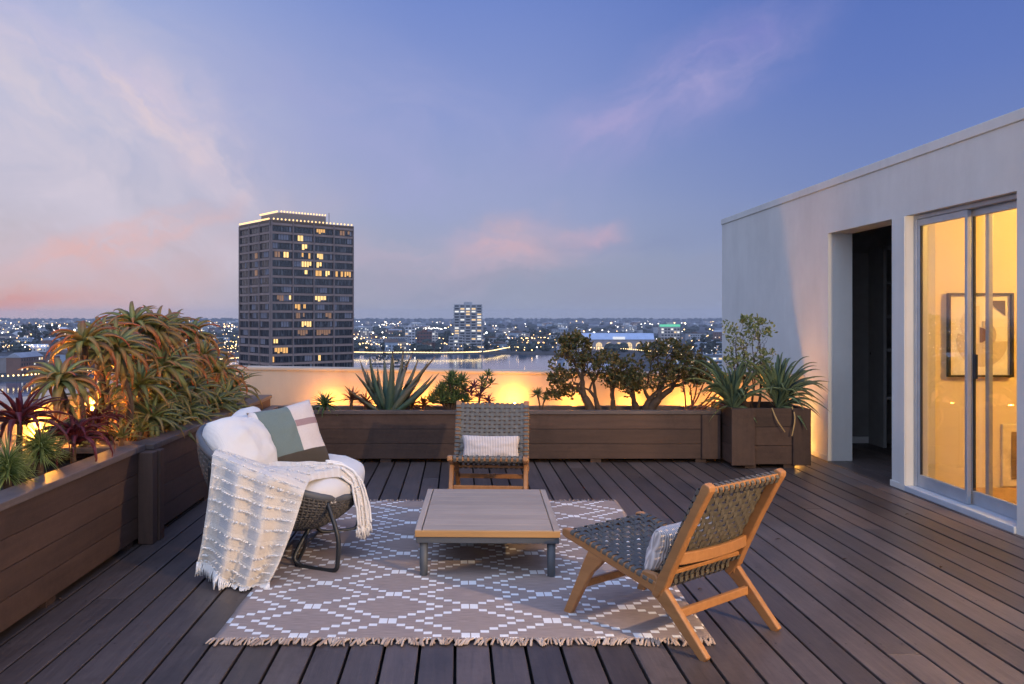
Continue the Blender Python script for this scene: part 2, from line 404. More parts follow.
# ------------------------------------------------------------------ wooden planters
M['plank']=wood('planter_plank_x',srgb(52,38,33),srgb(90,68,56),'X',rough=.62,scale=5,bump=.5,percol=.4,stain=True)
M['planky']=wood('planter_plank_y',srgb(52,38,33),srgb(90,68,56),'Y',rough=.62,scale=5,bump=.5,percol=.4,stain=True)
M['plankz']=wood('planter_plank_z',srgb(50,37,32),srgb(86,65,54),'Z',rough=.62,scale=5,bump=.5,percol=.4,stain=True)
M['soil']=simple('potting_soil',(.03,.022,.016),.95,var=.6,scale=30,bump=.8,bscale=90,bd=.02)
M['capx']=wood('planter_cap_x',srgb(66,58,56),srgb(108,96,92),'X',rough=.5,scale=5,bump=.5,percol=.4,stain=True)
M['capy']=wood('planter_cap_y',srgb(66,58,56),srgb(108,96,92),'Y',rough=.5,scale=5,bump=.5,percol=.4,stain=True)
def planks(axis,fixed0,fixed1,a0,a1,z0,z1,n):
    mb=MB(); h=(z1-z0)/n
    for i in range(n):
        t=rnd.random(); za,zb=z0+i*h+.0015,z0+(i+1)*h-.0015
        if axis=='X': mb.box(a0,a1,fixed0,fixed1,za,zb,(t,t,t))
        else: mb.box(fixed0,fixed1,a0,a1,za,zb,(t,t,t))
    return mb
def planter(label,x0,x1,y0,y1,z1,n,posts=(),cap=.10,capz=.035,feet=True,group=None,long='X',z0=.035,corner_posts=()):
    t=thing('planter_box',label,'planter',((x0+x1)/2,(y0+y1)/2,0),0,group)
    mx,my=M['plank'],M['planky']
    th=.035; zt=z1-capz
    planks('X',y0,y0+th,x0,x1,z0,zt,n).build('side_panel',mx,t,bevel=.003)
    planks('X',y1-th,y1,x0,x1,z0,zt,n).build('side_panel',mx,t,bevel=.003)
    planks('Y',x0,x0+th,y0+th+.001,y1-th-.001,z0,zt,n).build('side_panel',my,t,bevel=.003)
    planks('Y',x1-th,x1,y0+th+.001,y1-th-.001,z0,zt,n).build('side_panel',my,t,bevel=.003)
    if capz>.001:
        mx,my=M['capx'],M['capy']; o=.014
        for (a,b,c,d,m) in ((x0-o,x1+o,y0-o,y0+cap,mx),(x0-o,x1+o,y1-cap,y1+o,mx)):
            r=rnd.random(); MB().box(a,b,c,d,zt,z1,(r,r,r)).build('cap_board',m,t,bevel=.004)
        for (a,b) in ((x0-o,x0+cap),(x1-cap,x1+o)):
            r=rnd.random(); MB().box(a,b,y0+cap+.002,y1-cap-.002,zt,z1,(r,r,r)).build('cap_board',my,t,bevel=.004)
    for p in posts:
        r=rnd.random(); MB().box(*p,(r,r,r)).build('post',M['plankz'],t,bevel=.004)
    # soil
    mb=MB(); G=[]
    nx,ny=max(4,int((x1-x0)/.08)),max(4,int((y1-y0)/.08))
    for j in range(ny+1):
        G.append([Vector((x0+th+(x1-x0-2*th)*i/nx,y0+th+(y1-y0-2*th)*j/ny,z1-.09+.03*mnoise.noise(Vector((i*.7,j*.7,x0))))) for i in range(nx+1)])
    mb.grid(G).build('soil',M['soil'],t,smooth=True)
    if feet:
        k=max(2,int(max(x1-x0,y1-y0)/.95)+1)
        for i in range(k):
            if long=='X':
                xa=x0+.12+(x1-x0-.34)*i/(k-1); MB().box(xa,xa+.1,y0+.012,y1-.012,0,z0-.001,(.4,.4,.4)).build('foot',M['deckdark'] if 0 else M['plankz'],t)
            else:
                ya=y0+.12+(y1-y0-.34)*i/(k-1); MB().box(x0+.012,x1-.012,ya,ya+.1,0,z0-.001,(.4,.4,.4)).build('foot',M['plankz'],t)
    return t
G1='wooden planter boxes along the terrace edge'
planter('long brown wooden planter in the left foreground full of burgundy aloes',-2.46,-1.915,2.0,5.40,.585,4,long='Y',group=G1,
        posts=[(-1.914,-1.825,5.32,5.405,.0,.549),(-1.913,-1.815,5.42,5.50,.0,.549)],cap=.13)
planter('brown wooden planter behind the white sofa holding the tall aloe clump',-2.46,-1.868,5.44,8.86,.585,4,long='Y',group=G1,cap=.13)
planter('long low brown planter along the rear wall below the jade trees',-1.83,2.44,8.31,8.78,.487,3,group=G1,cap=.07,
        posts=[(2.27,2.44,8.27,8.309,.04,.45)])
planter('square brown planter box in the rear corner with strappy leaves',2.462,3.15,8.0,8.66,.54,3,group=G1,capz=0.0,cap=.05,
        posts=[(2.45,2.66,7.962,7.999,.03,.535),(3.0,3.16,7.962,7.999,.03,.535)])
# ------------------------------------------------------------------ penthouse at the right
M['white']=simple('white_paint',(.72,.72,.70),.6,var=.06,bump=.1)
M['alu']=simple('door_aluminium',(.40,.43,.47),.42,.4,var=.08,bump=.05)
M['rubber']=simple('black_gasket',(.02,.02,.022),.7)
M['inwall']=simple('room_paint',(.80,.70,.50),.8,var=.04,bump=.08,scale=3)
M['infloor']=wood('room_floor',(.42,.25,.10),(.55,.34,.15),'X',rough=.35)
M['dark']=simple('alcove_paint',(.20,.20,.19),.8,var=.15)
M['glass']=glassmat('door_glass')
XW=3.5; XI=3.73; ZR=2.655
bt=thing('penthouse','cream rendered rooftop penthouse with doorway and lit sliding door','building',(3.5,6,0))
HD=2.15
mb=MB()
mb.box(XW,XI,8.42,11.8,-6,ZR-.075)                 # beyond the doorway
mb.box(XW,XI,-3,8.42,HD,ZR-.075)                   # over the openings
mb.box(XW,XI,6.955,7.18,-.25,HD)                  # pier
mb.box(XW,XI,-3,5.575,-.25,HD)                    # near part
mb.box(XI,8.5,11.57,11.8,-6,ZR-.075)               # far end wall
mb.box(XW,8.5,-3.2,-3.0,-.25,ZR-.075)
mb.box(8.5,8.7,-3.2,11.8,-6,ZR-.075)
mb.build('wall',M['bwall'],bt)
mb=MB()
for ya,yb in ((-3.2,2.1),(2.104,5.2),(5.204,8.05),(8.054,11.815)): mb.box(XW-.012,8.72,ya,yb,ZR-.074,ZR)
mb.build('roof_fascia',M['bwall'],bt,bevel=.006)
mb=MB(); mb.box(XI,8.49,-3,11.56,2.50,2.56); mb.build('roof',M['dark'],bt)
# base trim at the pier and jamb
mb=MB(); mb.box(XW-.012,XW-.001,6.94,7.19,0,.05); mb.box(XW-.012,XW-.001,8.40,8.75,0,.05); mb.build('skirting',M['bwall'],bt,bevel=.003)
# opening with a casing strip beside the door
mb=MB(); mb.box(XW-.012,XW-.001,6.955,7.03,.05,HD-.002); mb.build('door_casing',M['bwall'],bt,bevel=.003)
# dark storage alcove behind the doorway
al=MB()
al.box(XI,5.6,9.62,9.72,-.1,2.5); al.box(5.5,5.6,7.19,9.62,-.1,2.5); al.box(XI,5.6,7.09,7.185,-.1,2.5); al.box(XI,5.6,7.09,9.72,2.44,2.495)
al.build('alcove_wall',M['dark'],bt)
mb=MB(); xx=XW+.02
while xx<5.5:
    mb.box(xx,xx+.136,7.19,9.61,-.03,-.001,(rnd.random(),)*3); xx+=.1449
mb.build('alcove_floor',M['deck'],bt)
MB().box(XI+.01,4.52,9.59,9.618,.0,.07).build('alcove_skirting',M['white'],bt)
mb=MB()
mb.box(3.90,4.49,9.585,9.616,.075,2.05)
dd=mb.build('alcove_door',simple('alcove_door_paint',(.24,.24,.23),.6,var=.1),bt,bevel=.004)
mb=MB(); mb.lathe((4.45,9.54,.94),[(.012,0),(.03,.01),(.034,.03),(.03,.05),(.012,.06)],12); mb.build('handle',simple('dark_brass',(.03,.025,.02),.4,.8),dd,smooth=True)
mb=MB()
mb.box(4.42,4.455,9.25,9.58,0,2.1); mb.box(4.42,5.2,9.25,9.285,2.06,2.1)
for z in (.5,1.0,1.35,1.7): mb.box(4.456,5.3,9.25,9.58,z,z+.03)
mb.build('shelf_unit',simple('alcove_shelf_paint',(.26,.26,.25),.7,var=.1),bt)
# lit room
RZ=7.05
mb=MB()
mb.box(XI+.001,8.4,7.0,7.085,-.1,2.45)     # wall with the picture
mb.box(8.4,8.48,2.4,7.0,-.1,2.45); mb.box(XI,8.48,2.3,2.4,-.1,2.45); mb.box(XI,8.48,2.3,7.085,2.4505,2.495)
mb.box(XI+.001,XI+.02,2.4,5.5,-.1,2.45)
mb.build('room_wall',M['inwall'],bt)
MB().box(3.6,8.4,2.4,7.0,-.14,-.1).build('room_floor',M['infloor'],bt)
MB().box(XI+.001,8.39,6.985,6.999,-.099,.02).build('room_skirting',simple('skirting_oak',(.62,.45,.22),.5),bt)
# return-air vent in the room wall
vt=MB(); vt.box(4.27,4.72,6.98,6.999,.03,.52); v=vt.build('air_vent',simple('vent_white',(.75,.68,.52),.6),bt,bevel=.004)
mb=MB(); mb.box(4.34,4.65,6.976,6.979,.09,.46)
for k in range(13): mb.box(4.34,4.65,6.968,6.9755,.095+k*.0275,.107+k*.0275)
mb.build('grille',simple('vent_grille',(.30,.22,.11),.6),v)
# sliding door
dr=thing('sliding_door','two panel aluminium sliding glass door glowing with yellow room light','door',(3.57,6.26,0))
XD=3.565; YA,YB=5.578,6.952; zt=2.118
mb=MB()
mb.box(XD-.005,XD+.085,YA,YA+.035,.045,zt); mb.box(XD-.005,XD+.085,YB-.035,YB,.045,zt); mb.box(XD-.005,XD+.085,YA,YB,zt-.002,zt+.03); 
mb.build('frame',M['alu'],dr,bevel=.003)
MB().box(3.486,XD+.1,YA+.002,YB-.002,.0,.044).build('sill',simple('sill_stone',(.42,.46,.5),.5,var=.08),dr,bevel=.004)
def panel(y0,y1,x,handle=False):
    mb=MB(); s=.031; z0,z1=.046,zt-.003
    mb.box(x,x+.03,y0,y0+s,z0,z1); mb.box(x,x+.03,y1-s,y1,z0,z1)
    mb.box(x+.001,x+.029,y0+s,y1-s,z0,z0+.095); mb.box(x+.001,x+.029,y0+s,y1-s,z1-.05,z1)
    p=mb.build('door_panel',M['alu'],dr,bevel=.003)
    MB().box(x+.012,x+.017,y0+s,y1-s,z0+.095,z1-.05).build('glass',M['glass'],p)
    mb=MB(); mb.box(x+.006,x+.024,y0+s,y0+s+.008,z0+.095,z1-.05); mb.box(x+.006,x+.024,y1-s-.008,y1-s,z0+.095,z1-.05); mb.build('gasket',M['rubber'],p)
    if handle:
        mb=MB(); mb.box(x-.022,x-.001,y1-s+.008,y1-.008,.95,1.07); mb.build('handle',M['rubber'],p,bevel=.005)
panel(6.24,YB-.036,XD+.004)
panel(YA+.036,6.285,XD+.046)
# second stile and sheer edge inside: the inner track
MB().box(XD+.09,XD+.12,6.13,6.17,.05,zt-.01).build('screen_stile',M['alu'],dr,bevel=.003)
hs=MB(); hs.box(XD+.02,XD+.044,6.175,6.20,.93,1.10); hs.build('latch',M['rubber'],dr,bevel=.004)
# framed print on the room wall
pf=thing('framed_print','black framed abstract print of curved shapes on the yellow room wall','picture',(4.09,6.98,1.22))
a=P(948,293,6.97); b=P(1013,377,6.97)
x0,x1,z1,z0=a.x,b.x,a.z,b.z
mb=MB(); t_=.016
mb.box(x0,x0+t_,6.955,6.995,z0,z1); mb.box(x1-t_,x1,6.955,6.995,z0,z1); mb.box(x0+t_,x1-t_,6.956,6.995,z1-t_,z1); mb.box(x0+t_,x1-t_,6.956,6.995,z0,z0+t_)
mb.build('frame',simple('black_frame',(.02,.018,.016),.4),pf,bevel=.002)
MB().box(x0+t_,x1-t_,6.985,6.994,z0+t_,z1-t_).build('mat_board',simple('mat_board',(.86,.84,.78),.8,var=.03),pf)
def disc(cx,cz,r,y,a0,a1,n=28):
    pts=[Vector((cx+r*math.cos(a0+(a1-a0)*i/n),y,cz+r*math.sin(a0+(a1-a0)*i/n))) for i in range(n+1)]
    if abs(a1-a0)<2*math.pi-.01: pts.append(Vector((cx,y,cz)))
    return pts
w_=x1-x0; h_=z1-z0; cx=(x0+x1)/2; cz=(z0+z1)/2
mb=MB()
for (dx,dz,r,y,a0,a1,c) in ((.02,-.05,.2,6.9835,math.pi*.9,2*math.pi,(.62,.56,.48)),(.0,.08,.15,6.9815,math.pi*.5,math.pi*1.5,(.74,.68,.58)),(.02,.0,.11,6.9795,-math.pi*.5,math.pi*.5,(.50,.46,.42)),(.0,-.0,.06,6.9775,-math.pi*.5,math.pi*.5,(.12,.06,.03))):
    q=disc(cx+dx,cz+dz,r,y,a0,a1); mb.quadprism(q,(0,.0018,0),c)
mb.quadprism([Vector((cx+.06,6.9775,z1-.06)),Vector((x1-.055,6.9775,z1-.06)),Vector((x1-.055,6.9775,z1-.18))],(0,.0018,0),(.10,.08,.06))
m,nt2,b2=newmat('print_ink'); vc=nt2.node('ShaderNodeVertexColor'); vc.layer_name='Col'; setp(nt2,b2,col=vc.outputs[0],rough=.8)
mb.build('print',m,pf)
WARM=(1.0,.56,.16)
lamp('room_lamp',(5.3,5.4,2.25),290,(1,.50,.075),.15)
# ceiling fixture of the room (source of the yellow light) and the wall lamp by the terrace door
fx=thing('ceiling_lamp','round frosted ceiling lamp inside the yellow lit room','lamp',(5.3,5.4,2.45))
MB().lathe((5.3,5.4,2.40),[(.17,.045),(.17,.02),(.12,0.0)],20).build('shade',emit('lamp_shade_glow',(1,.62,.25),4),fx,smooth=True)
sc=thing('wall_sconce','small bronze wall lamp on the penthouse wall near the viewer','wall lamp',(3.45,1.2,2.1))
MB().box(3.42,3.499,1.13,1.27,2.16,2.30).build('back_plate',M['rubber'],sc,bevel=.01)
MB().lathe((3.36,1.2,2.17),[(.07,.0),(.07,.1),(.02,.14)],16).build('lamp_hood',M['rubber'],sc,smooth=True)
lamp('sconce_light',(3.30,1.2,2.09),SCONCE,(1.0,.66,.34),.045)

# ------------------------------------------------------------------ uplights behind the planters
M['fix']=simple('bronze_fixture',(.05,.04,.03),.5,.6)
M['bulb']=emit('uplight_lens',(1,.66,.24),30)
UP='garden uplights along the parapet'
def uplight(x,y,z,power,label,r=.026):
    t=thing('garden_uplight',label,'uplight',(x,y,0),0,UP)
    mb=MB(); mb.tube([(x,y,0),(x,y,z-.05)],.008,6); mb.lathe((x,y,z-.05),[(.02,0),(.032,.015),(.034,.045),(.028,.047)],12); mb.build('housing',M['fix'],t,smooth=True)
    MB().blob((x,y,z+.012),r,r,r*.8,nu=12,nv=8).build('lens',M['bulb'],t,smooth=True)
    if power: lamp('uplight_light',(x,y-.0,z+.06),power,(1,.375,.04),.03)
LP=UPP
uplight(-1.27,8.845,.42,LP,'garden uplight behind the overhanging green succulent, at the dark aloe left side')
uplight(-.36,8.845,.44,LP*.9,'garden uplight hidden behind the foot of the spiky blue green aloe')
uplight(.565,8.85,.475,LP*1.1,'bare glowing garden uplight in the open gap right of the woven chair back')
uplight(1.75,8.85,.40,LP*.9,'garden uplight behind the trunks of the jade trees')
uplight(2.72,8.83,.44,LP*.9,'garden uplight behind the strappy leaves of the corner planter')
uplight(3.39,8.90,.06,0,'low garden uplight washing the penthouse wall beside the corner planter')
uplight(-2.48,5.32,.63,LP*2.8,'garden uplight behind the burgundy aloes in the left foreground')
uplight(-2.48,6.15,.66,LP*3.6,'garden uplight behind the bare stems of the tall aloe clump')
uplight(-2.48,7.6,.62,LP*2.0,'garden uplight deep inside the dense lower aloe rosettes')

lamp('uplight_light',(3.36,8.88,.09),UPP*.38,(1,.40,.05),.03)
sp=lamp('uplight_light',(3.40,8.90,.10),SPOTP,(1,.46,.09),.03,'SPOT'); sp.rotation_euler=(R(180),0,0); sp.data.spot_size=R(100); sp.data.spot_blend=1.0
uplight(-.82,8.845,.42,LP*.6,'garden uplight hidden left of the blue green aloe among the small red aloes')
uplight(.10,8.845,.42,LP*.7,'garden uplight hidden behind the bushy green succulent and the bromeliad')
uplight(1.15,8.845,.42,LP*.7,'garden uplight below the left jade tree crown, beside the tufted succulent')
uplight(2.25,8.845,.42,LP*.7,'garden uplight behind the open reddish branches near the corner box')
# ------------------------------------------------------------------ rug
m,nt,b=newmat('rug_weave'); M['rug']=m
u,v,_=nt.sep(nt.coord()); 
CU,CV=.0405,.0343; PU,PV=.731,.377
def lattice(ou,ov):
    uu=nt.math('ABSOLUTE',nt.math('SUBTRACT',nt.math('FLOORED_MODULO',nt.math('ADD',u,ou+PU/2),PU),PU/2))
    vv=nt.math('ABSOLUTE',nt.math('SUBTRACT',nt.math('FLOORED_MODULO',nt.math('ADD',v,ov+PV/2),PV),PV/2))
    cu=nt.math('DIVIDE',uu,CU); cv=nt.math('DIVIDE',vv,CV)
    k=nt.math('ADD',nt.math('FLOOR',cu),nt.math('FLOOR',nt.math('ADD',cv,.5)))
    hit=nt.math('COMPARE',k,5.0,.2)
    fu=nt.math('FRACT',cu); fv=nt.math('FRACT',nt.math('ADD',cv,.5))
    a=nt.math('MULTIPLY',nt.math('GREATER_THAN',fu,.06),nt.math('LESS_THAN',fu,.96))
    c=nt.math('MULTIPLY',nt.math('GREATER_THAN',fv,.03),nt.math('MAXIMUM',nt.math('LESS_THAN',fv,.93),nt.math('GREATER_THAN',cv,4.6)))
    return nt.math('MULTIPLY',hit,nt.math('MULTIPLY',a,c))
wht=nt.math('MAXIMUM',lattice(.312,-.0),lattice(.312+PU/2,PV/2))
streak=nt.noise(nt.mapping(nt.coord(),scale=(4,90,1)),3,4,.6)
bc=nt.ramp(streak,[(.3,srgb(138,122,114)),(.7,srgb(178,160,150))])
wc=nt.ramp(streak,[(.3,srgb(226,224,222)),(.7,srgb(246,244,240))])
cc=nt.mix(wht,bc,wc)
wv_=nt.node('ShaderNodeTexWave',wave_type='BANDS',bands_direction='Y'); wv_.inputs['Scale'].default_value=75; wv_.inputs['Distortion'].default_value=1.5
nt.put(wv_.inputs['Vector'],nt.coord())
setp(nt,b,col=cc,rough=.95,spec=.1,normal=nt.bump(nt.math('ADD',wv_.outputs['Fac'],nt.math('MULTIPLY',wht,1.2)),.5,.004))
rg=thing('area_rug','flat woven taupe rug with white diamond lattice and fringed front edge','rug',(0,0,0))
fl_,fr_=P(213,641,1210.4/324),P(713,641,1210.4/324)
bl_,br_=Vector((-.99,6.54,0)),Vector((1.165,6.54,0))
fl_.z=fr_.z=0
mb=MB(); G=[]; nx,ny=70,90
for j in range(ny+1):
    row=[]
    for i in range(nx+1):
        s,t=i/nx,j/ny; p=(fl_*(1-s)+fr_*s)*(1-t)+(bl_*(1-s)+br_*s)*t
        wob=.006*mnoise.noise(Vector((t*9,s*3,4.)))
        row.append(Vector((p.x+wob*(1 if s>.5 else -1)*abs(s-.5)*2,p.y+.004*mnoise.noise(Vector((s*12,2.,t*3))),.010+.0045*mnoise.noise(Vector((s*7,t*9,1))))))
    G.append(row)
mb.grid(G); ro=mb.build('rug_field',m,rg,smooth=True)
sol=ro.modifiers.new('thick','SOLIDIFY'); sol.thickness=.006; sol.offset=-1
mb=MB(); n=170
for i in range(n):
    s=(i+.5)/n; p=fl_*(1-s)+fr_*s; p.z=.009
    lean=rnd.uniform(-.035,.03); L=rnd.uniform(.04,.075)
    tip=p+Vector((lean-.008,-L,0)); tip.z=.006
    sh=rnd.random()
    midp=(p+tip)/2+Vector((rnd.uniform(-.006,.006),0,.007))
    for k in range(2):
        o=Vector((rnd.uniform(-.006,.006),0,0))
        mb.tube([p+o*.3,p+Vector((0,-.010,.005)),midp+o,tip+o*1.6],[.0040,.0052,.0045,.0034],5,col=(sh,sh,sh))
fm,nt,b=newmat('rug_fringe'); a=nt.attr(); setp(nt,b,col=nt.ramp(a[0],[(0,srgb(150,128,114)),(1,srgb(196,176,158))]),rough=.95,spec=.1)
mb.build('fringe',fm,rg,smooth=True)
mb=MB(); n=90
for i in range(n):
    s=(i+.5)/n; p=bl_*(1-s)+br_*s; p.z=.008
    mb.tube([p,p+Vector((rnd.uniform(-.01,.01),.02,.001)),p+Vector((rnd.uniform(-.015,.015),.045,-.003))],[.005,.006,.004],4,col=(rnd.random(),)*3)
mb.build('fringe',fm,rg,smooth=True)

# ------------------------------------------------------------------ coffee table
M['grey']=simple('charcoal_metal',(.075,.082,.09),.5,.0,var=.1,bump=.1)
M['topw']=wood('table_top_wood',srgb(138,121,106),srgb(186,166,146),'X',rough=.5,scale=7,bump=.2,percol=.16)
M['topwy']=wood('table_end_wood',srgb(142,125,110),srgb(188,168,148),'Y',rough=.5,scale=7,bump=.2,percol=.16)
M['edge']=wood('table_edge_wood',srgb(150,112,66),srgb(190,146,92),'X',rough=.45,scale=5,bump=.15)
tb=thing('coffee_table','low rectangular wooden coffee table with charcoal base on the rug','table',(.168,5.17,0),R(-1.6))
def LB(*a): # box in the table's own frame
    return MB().box(*a,M=WORLD[tb.name])
hx,hy=.378,.55; zt=.254
mb=MB(); Mw=WORLD[tb.name]; n=9; y0=-hy+.001
for i in range(n):
    r=rnd.random(); a_=-hy+2*hy*i/n
    mb.box(-hx+.040,hx-.040,a_+.0012,a_+2*hy/n-.0012,zt-.026,zt,(r,r,r),M=Mw)
mb.build('table_top',M['topw'],tb,bevel=.0015)
for s in(-1,1):
    mb=MB(); r=rnd.random(); xa,xb=sorted((s*hx,s*(hx-.035))); mb.box(xa,xb,-hy,hy,zt-.026,zt,(r,r,r),M=Mw); mb.build('end_board',M['topwy'],tb,bevel=.004)
for ya,yb in ((-hy-.012,-hy-.0005),(hy+.0005,hy+.012)): MB().box(-hx+.001,hx-.001,ya,yb,zt-.036,zt-.003,M=Mw).build('edge_board',M['edge'],tb,bevel=.003)
mb=MB(); mb.box(-hx+.006,hx-.006,-hy-.002,hy+.002,zt-.07,zt-.037,M=Mw); mb.build('apron',M['grey'],tb,bevel=.004)
for sx_ in(-1,1):
    for sy_ in(-1,1):
        c=Mw@Vector((sx_*(hx-.045),sy_*(hy-.03),0)); MB().lathe(c,[(.019,.0),(.021,.004),(.0225,zt-.067)],18).build('leg',M['grey'],tb,smooth=True)

# ------------------------------------------------------------------ woven lounge chairs
M['teak']=wood('chair_teak',srgb(128,84,46),srgb(184,130,78),'Y',rough=.42,scale=5,bump=.12,spec=.5)
M['strap']=simple('woven_strap',srgb(88,83,73),.42,0,var=.2,scale=25,bump=.25,bscale=220,bd=.001)
def lounge_chair(label,loc,rz,bd=None):
    """local frame: +y is the direction the chair faces; s runs backwards from the front feet"""
    t=thing('lounge_chair',label,'lounge chair',loc,rz,'woven strap lounge chairs')
    Mw=WORLD[t.name]
    def W(x,s,z): return Mw@Vector((x,-s,z))
    hw=.281
    def beam(name,pts,ws,x0,x1,par=t):
        """tapering beam in the side plane through centre points pts with widths ws"""
        q=[Vector(p) for p in pts]; L=[];Rr=[]
        for i,p in enumerate(q):
            a=q[max(i-1,0)];b=q[min(i+1,len(q)-1)]; d=(b-a).normalized(); nn=Vector((-d.y,d.x))
            L.append(p+nn*ws[i]/2); Rr.append(p-nn*ws[i]/2)
        poly=L+Rr[::-1]; k=len(poly)
        vs=[W(x0,p.x,p.y) for p in poly]+[W(x1,p.x,p.y) for p in poly]
        nL=len(L); fs=[]
        for i in range(nL-1):
            a,b_,c,d=i,i+1,k-2-i,k-1-i
            fs.append((a,b_,c,d)); fs.append((k+d,k+c,k+b_,k+a))
        for i in range(k): fs.append((i,(i+1)%k,k+(i+1)%k,k+i)[::-1])
        mb=MB(); mb.add(vs,fs,(rnd.random(),)*3); return mb.build(name,M['teak'],par,bevel=.007,seg=3)
    for s in(-1,1):
        xo=s*hw; xi=s*(hw-.036)
        a,b_=sorted((xo,xi))
        beam('seat_rail',[(-.022,.377),(.0,.372),(.15,.333),(.33,.284),(.47,.247),(.545,.228)],[.030,.044,.046,.046,.05,.05],a,b_)
        beam('leg',[(.0,.0),(.045,.085),(.09,.17),(.125,.235),(.16,.285),(.22,.318)],[.040,.046,.052,.062,.085,.05],a+.0025,b_-.0025)
        beam('leg',[(.742,.0),(.67,.075),(.60,.148),(.535,.212),(.48,.262),(.43,.278)],[.040,.047,.054,.066,.075,.04],a+.0028,b_-.0028)
        beam('back_post',[(.50,.20),(.535,.262),(.57,.335),(.65,.497),(.72,.628),(.752,.685),(.760,.700)],[.03,.052,.046,.044,.042,.044,.03],a-.003,b_+.003)
    def bar(name,s,z,ds,dz,inset=.035,mat='teak',bow=0):
        mb=MB(); k=9; pts=[]
        n_=8
        for i in range(n_):
            x0=-(hw-inset)+2*(hw-inset)*i/n_; x1=-(hw-inset)+2*(hw-inset)*(i+1)/n_
            f0=bow*(1-((x0)/(hw-inset))**2); f1=bow*(1-((x1)/(hw-inset))**2)
            vs=[]
            for (xx,ff) in ((x0,f0),(x1,f1)):
                vs+=[W(xx,s-ds+ff,z-dz),W(xx,s+ds+ff,z-dz),W(xx,s+ds+ff,z+dz),W(xx,s-ds+ff,z+dz)]
            fs=[(0,1,5,4),(1,2,6,5),(2,3,7,6),(3,0,4,7)]
            if i==0: fs.append((3,2,1,0))
            if i==n_-1: fs.append((4,5,6,7))
            mb.add(vs,fs,(.3,)*3)
        return mb.build(name,M[mat],t,bevel=.004)
    bar('stretcher',.085,.155,.011,.017); bar('stretcher',.60,.148,.011,.018)
    bar('back_slat',.592,.368,.010,.024,bow=.028); bar('top_rail',.745,.672,.012,.014,.03); bar('front_rail',.02,.366,.012,.012,.03); bar('rear_rail',.492,.238,.009,.010,.03); bar('lower_rail',.557,.304,.009,.010,.03)
    # woven surfaces
    def weave(name,A,B,nv,sag,nu=13,wrap_end=True):
        A=Vector(A);B=Vector(B); d=(B-A); L=d.length; d.normalize(); nn=Vector((-d.y,d.x))
        if nn.y<0: nn=-nn
        if name=='woven_back': nn=Vector((-abs(d.y),d.x))     # towards the sitter
        def S(x,q,off):  # q 0..1 along A->B
            f=(1-(x/hw)**2)*math.sin(math.pi*q)*sag
            p=A+(B-A)*q+nn*(off-f); return W(x,p.x,p.y)
        nW=(W(0,nn.x,nn.y)-W(0,0,0)).normalized(); dW=(W(0,d.x,d.y)-W(0,0,0)).normalized(); xW=(W(1,0,0)-W(0,0,0)).normalized()
        mb=MB(); amp=.0032; top=.024 if name=='woven_seat' else .028; et=0 if name=='woven_seat' else .005
        for i in range(nu):
            x=-(hw-.052)+2*(hw-.052)*i/(nu-1); pts=[];nr=[]
            K=nv*4
            for j in range(K+1):
                q=j/K; ph=math.cos(math.pi*(q*nv+i)); pts.append(S(x,q,top+amp*ph)); nr.append(nW)
            # wrap over the two end rails
            e0=A+nn*(top-.006)-d*.016; e1=A+nn*.0-d*.021; e2=A-nn*.018-d*.012; e3=A-nn*.019+d*.012
            f0=B+nn*(top-.006)+d*.016; f1=B+nn*.0+d*.021; f2=B-nn*.018+d*.012; f3=B-nn*.019-d*.012
            pts=[W(x,e3.x,e3.y),W(x,e2.x,e2.y),W(x,e1.x,e1.y),W(x,e0.x,e0.y)]+pts+[W(x,f0.x,f0.y),W(x,f1.x,f1.y),W(x,f2.x,f2.y),W(x,f3.x,f3.y)]
            nr=[-nW,-nW,-dW,(nW-dW).normalized()]+nr+[(nW+dW).normalized(),dW,-nW,-nW]
            mb.ribbon(pts,[xW]*len(pts),nr,.0112,.0028)
        for j in range(nv):
            q=(j+.5)/nv; pts=[];nr=[]
            K=(nu-1)*4
            for i in range(K+1):
                x=-(hw-.052)+2*(hw-.052)*i/K; ph=-math.cos(math.pi*(j+.5+i/2.)+math.pi*.5); 
                ph=-math.cos(math.pi*(i/4.+j))
                pts.append(S(x,q,top+amp*ph)); nr.append(nW)
            def E(x,off): 
                p=A+(B-A)*q+nn*off; return W(x,p.x,p.y)
            pre=[E(-hw+.001,top-.016),E(-hw-.0015,top-.010),E(-hw+.0005,top-.002+et),E(-hw+.008,top+.003+et),E(-hw+.03,top+.002+et)]
            post=[E(hw-.03,top+.002+et),E(hw-.008,top+.003+et),E(hw-.0005,top-.002+et),E(hw+.0015,top-.010),E(hw-.001,top-.016)]
            pts=pre+pts+post
            nr=[-xW,-xW,(nW-xW).normalized(),nW,nW]+nr+[nW,nW,(nW+xW).normalized(),xW,xW]
            mb.ribbon(pts,[dW]*len(pts),nr,.0104,.0028)
        return mb.build(name,M['strap'],t)
    weave('woven_seat',(.022,.366),(.495,.240),15,.022)
    weave('woven_back',(.555,.300),(.742,.668),13,.018)
    return t
cr=math.atan2(-.643,.766)   # facing away to the upper left
mid=(P(565,614,4.075)+P(565,614,4.075)+Vector((.433,.359,0)))/2
ch1=lounge_chair('teak lounge chair seen from behind at the right, on the rug corner',(mid.x,mid.y,0),math.atan2(.643,.766))
ch2=lounge_chair('teak lounge chair facing the viewer across the coffee table',(.205,6.19,0),R(180-5))

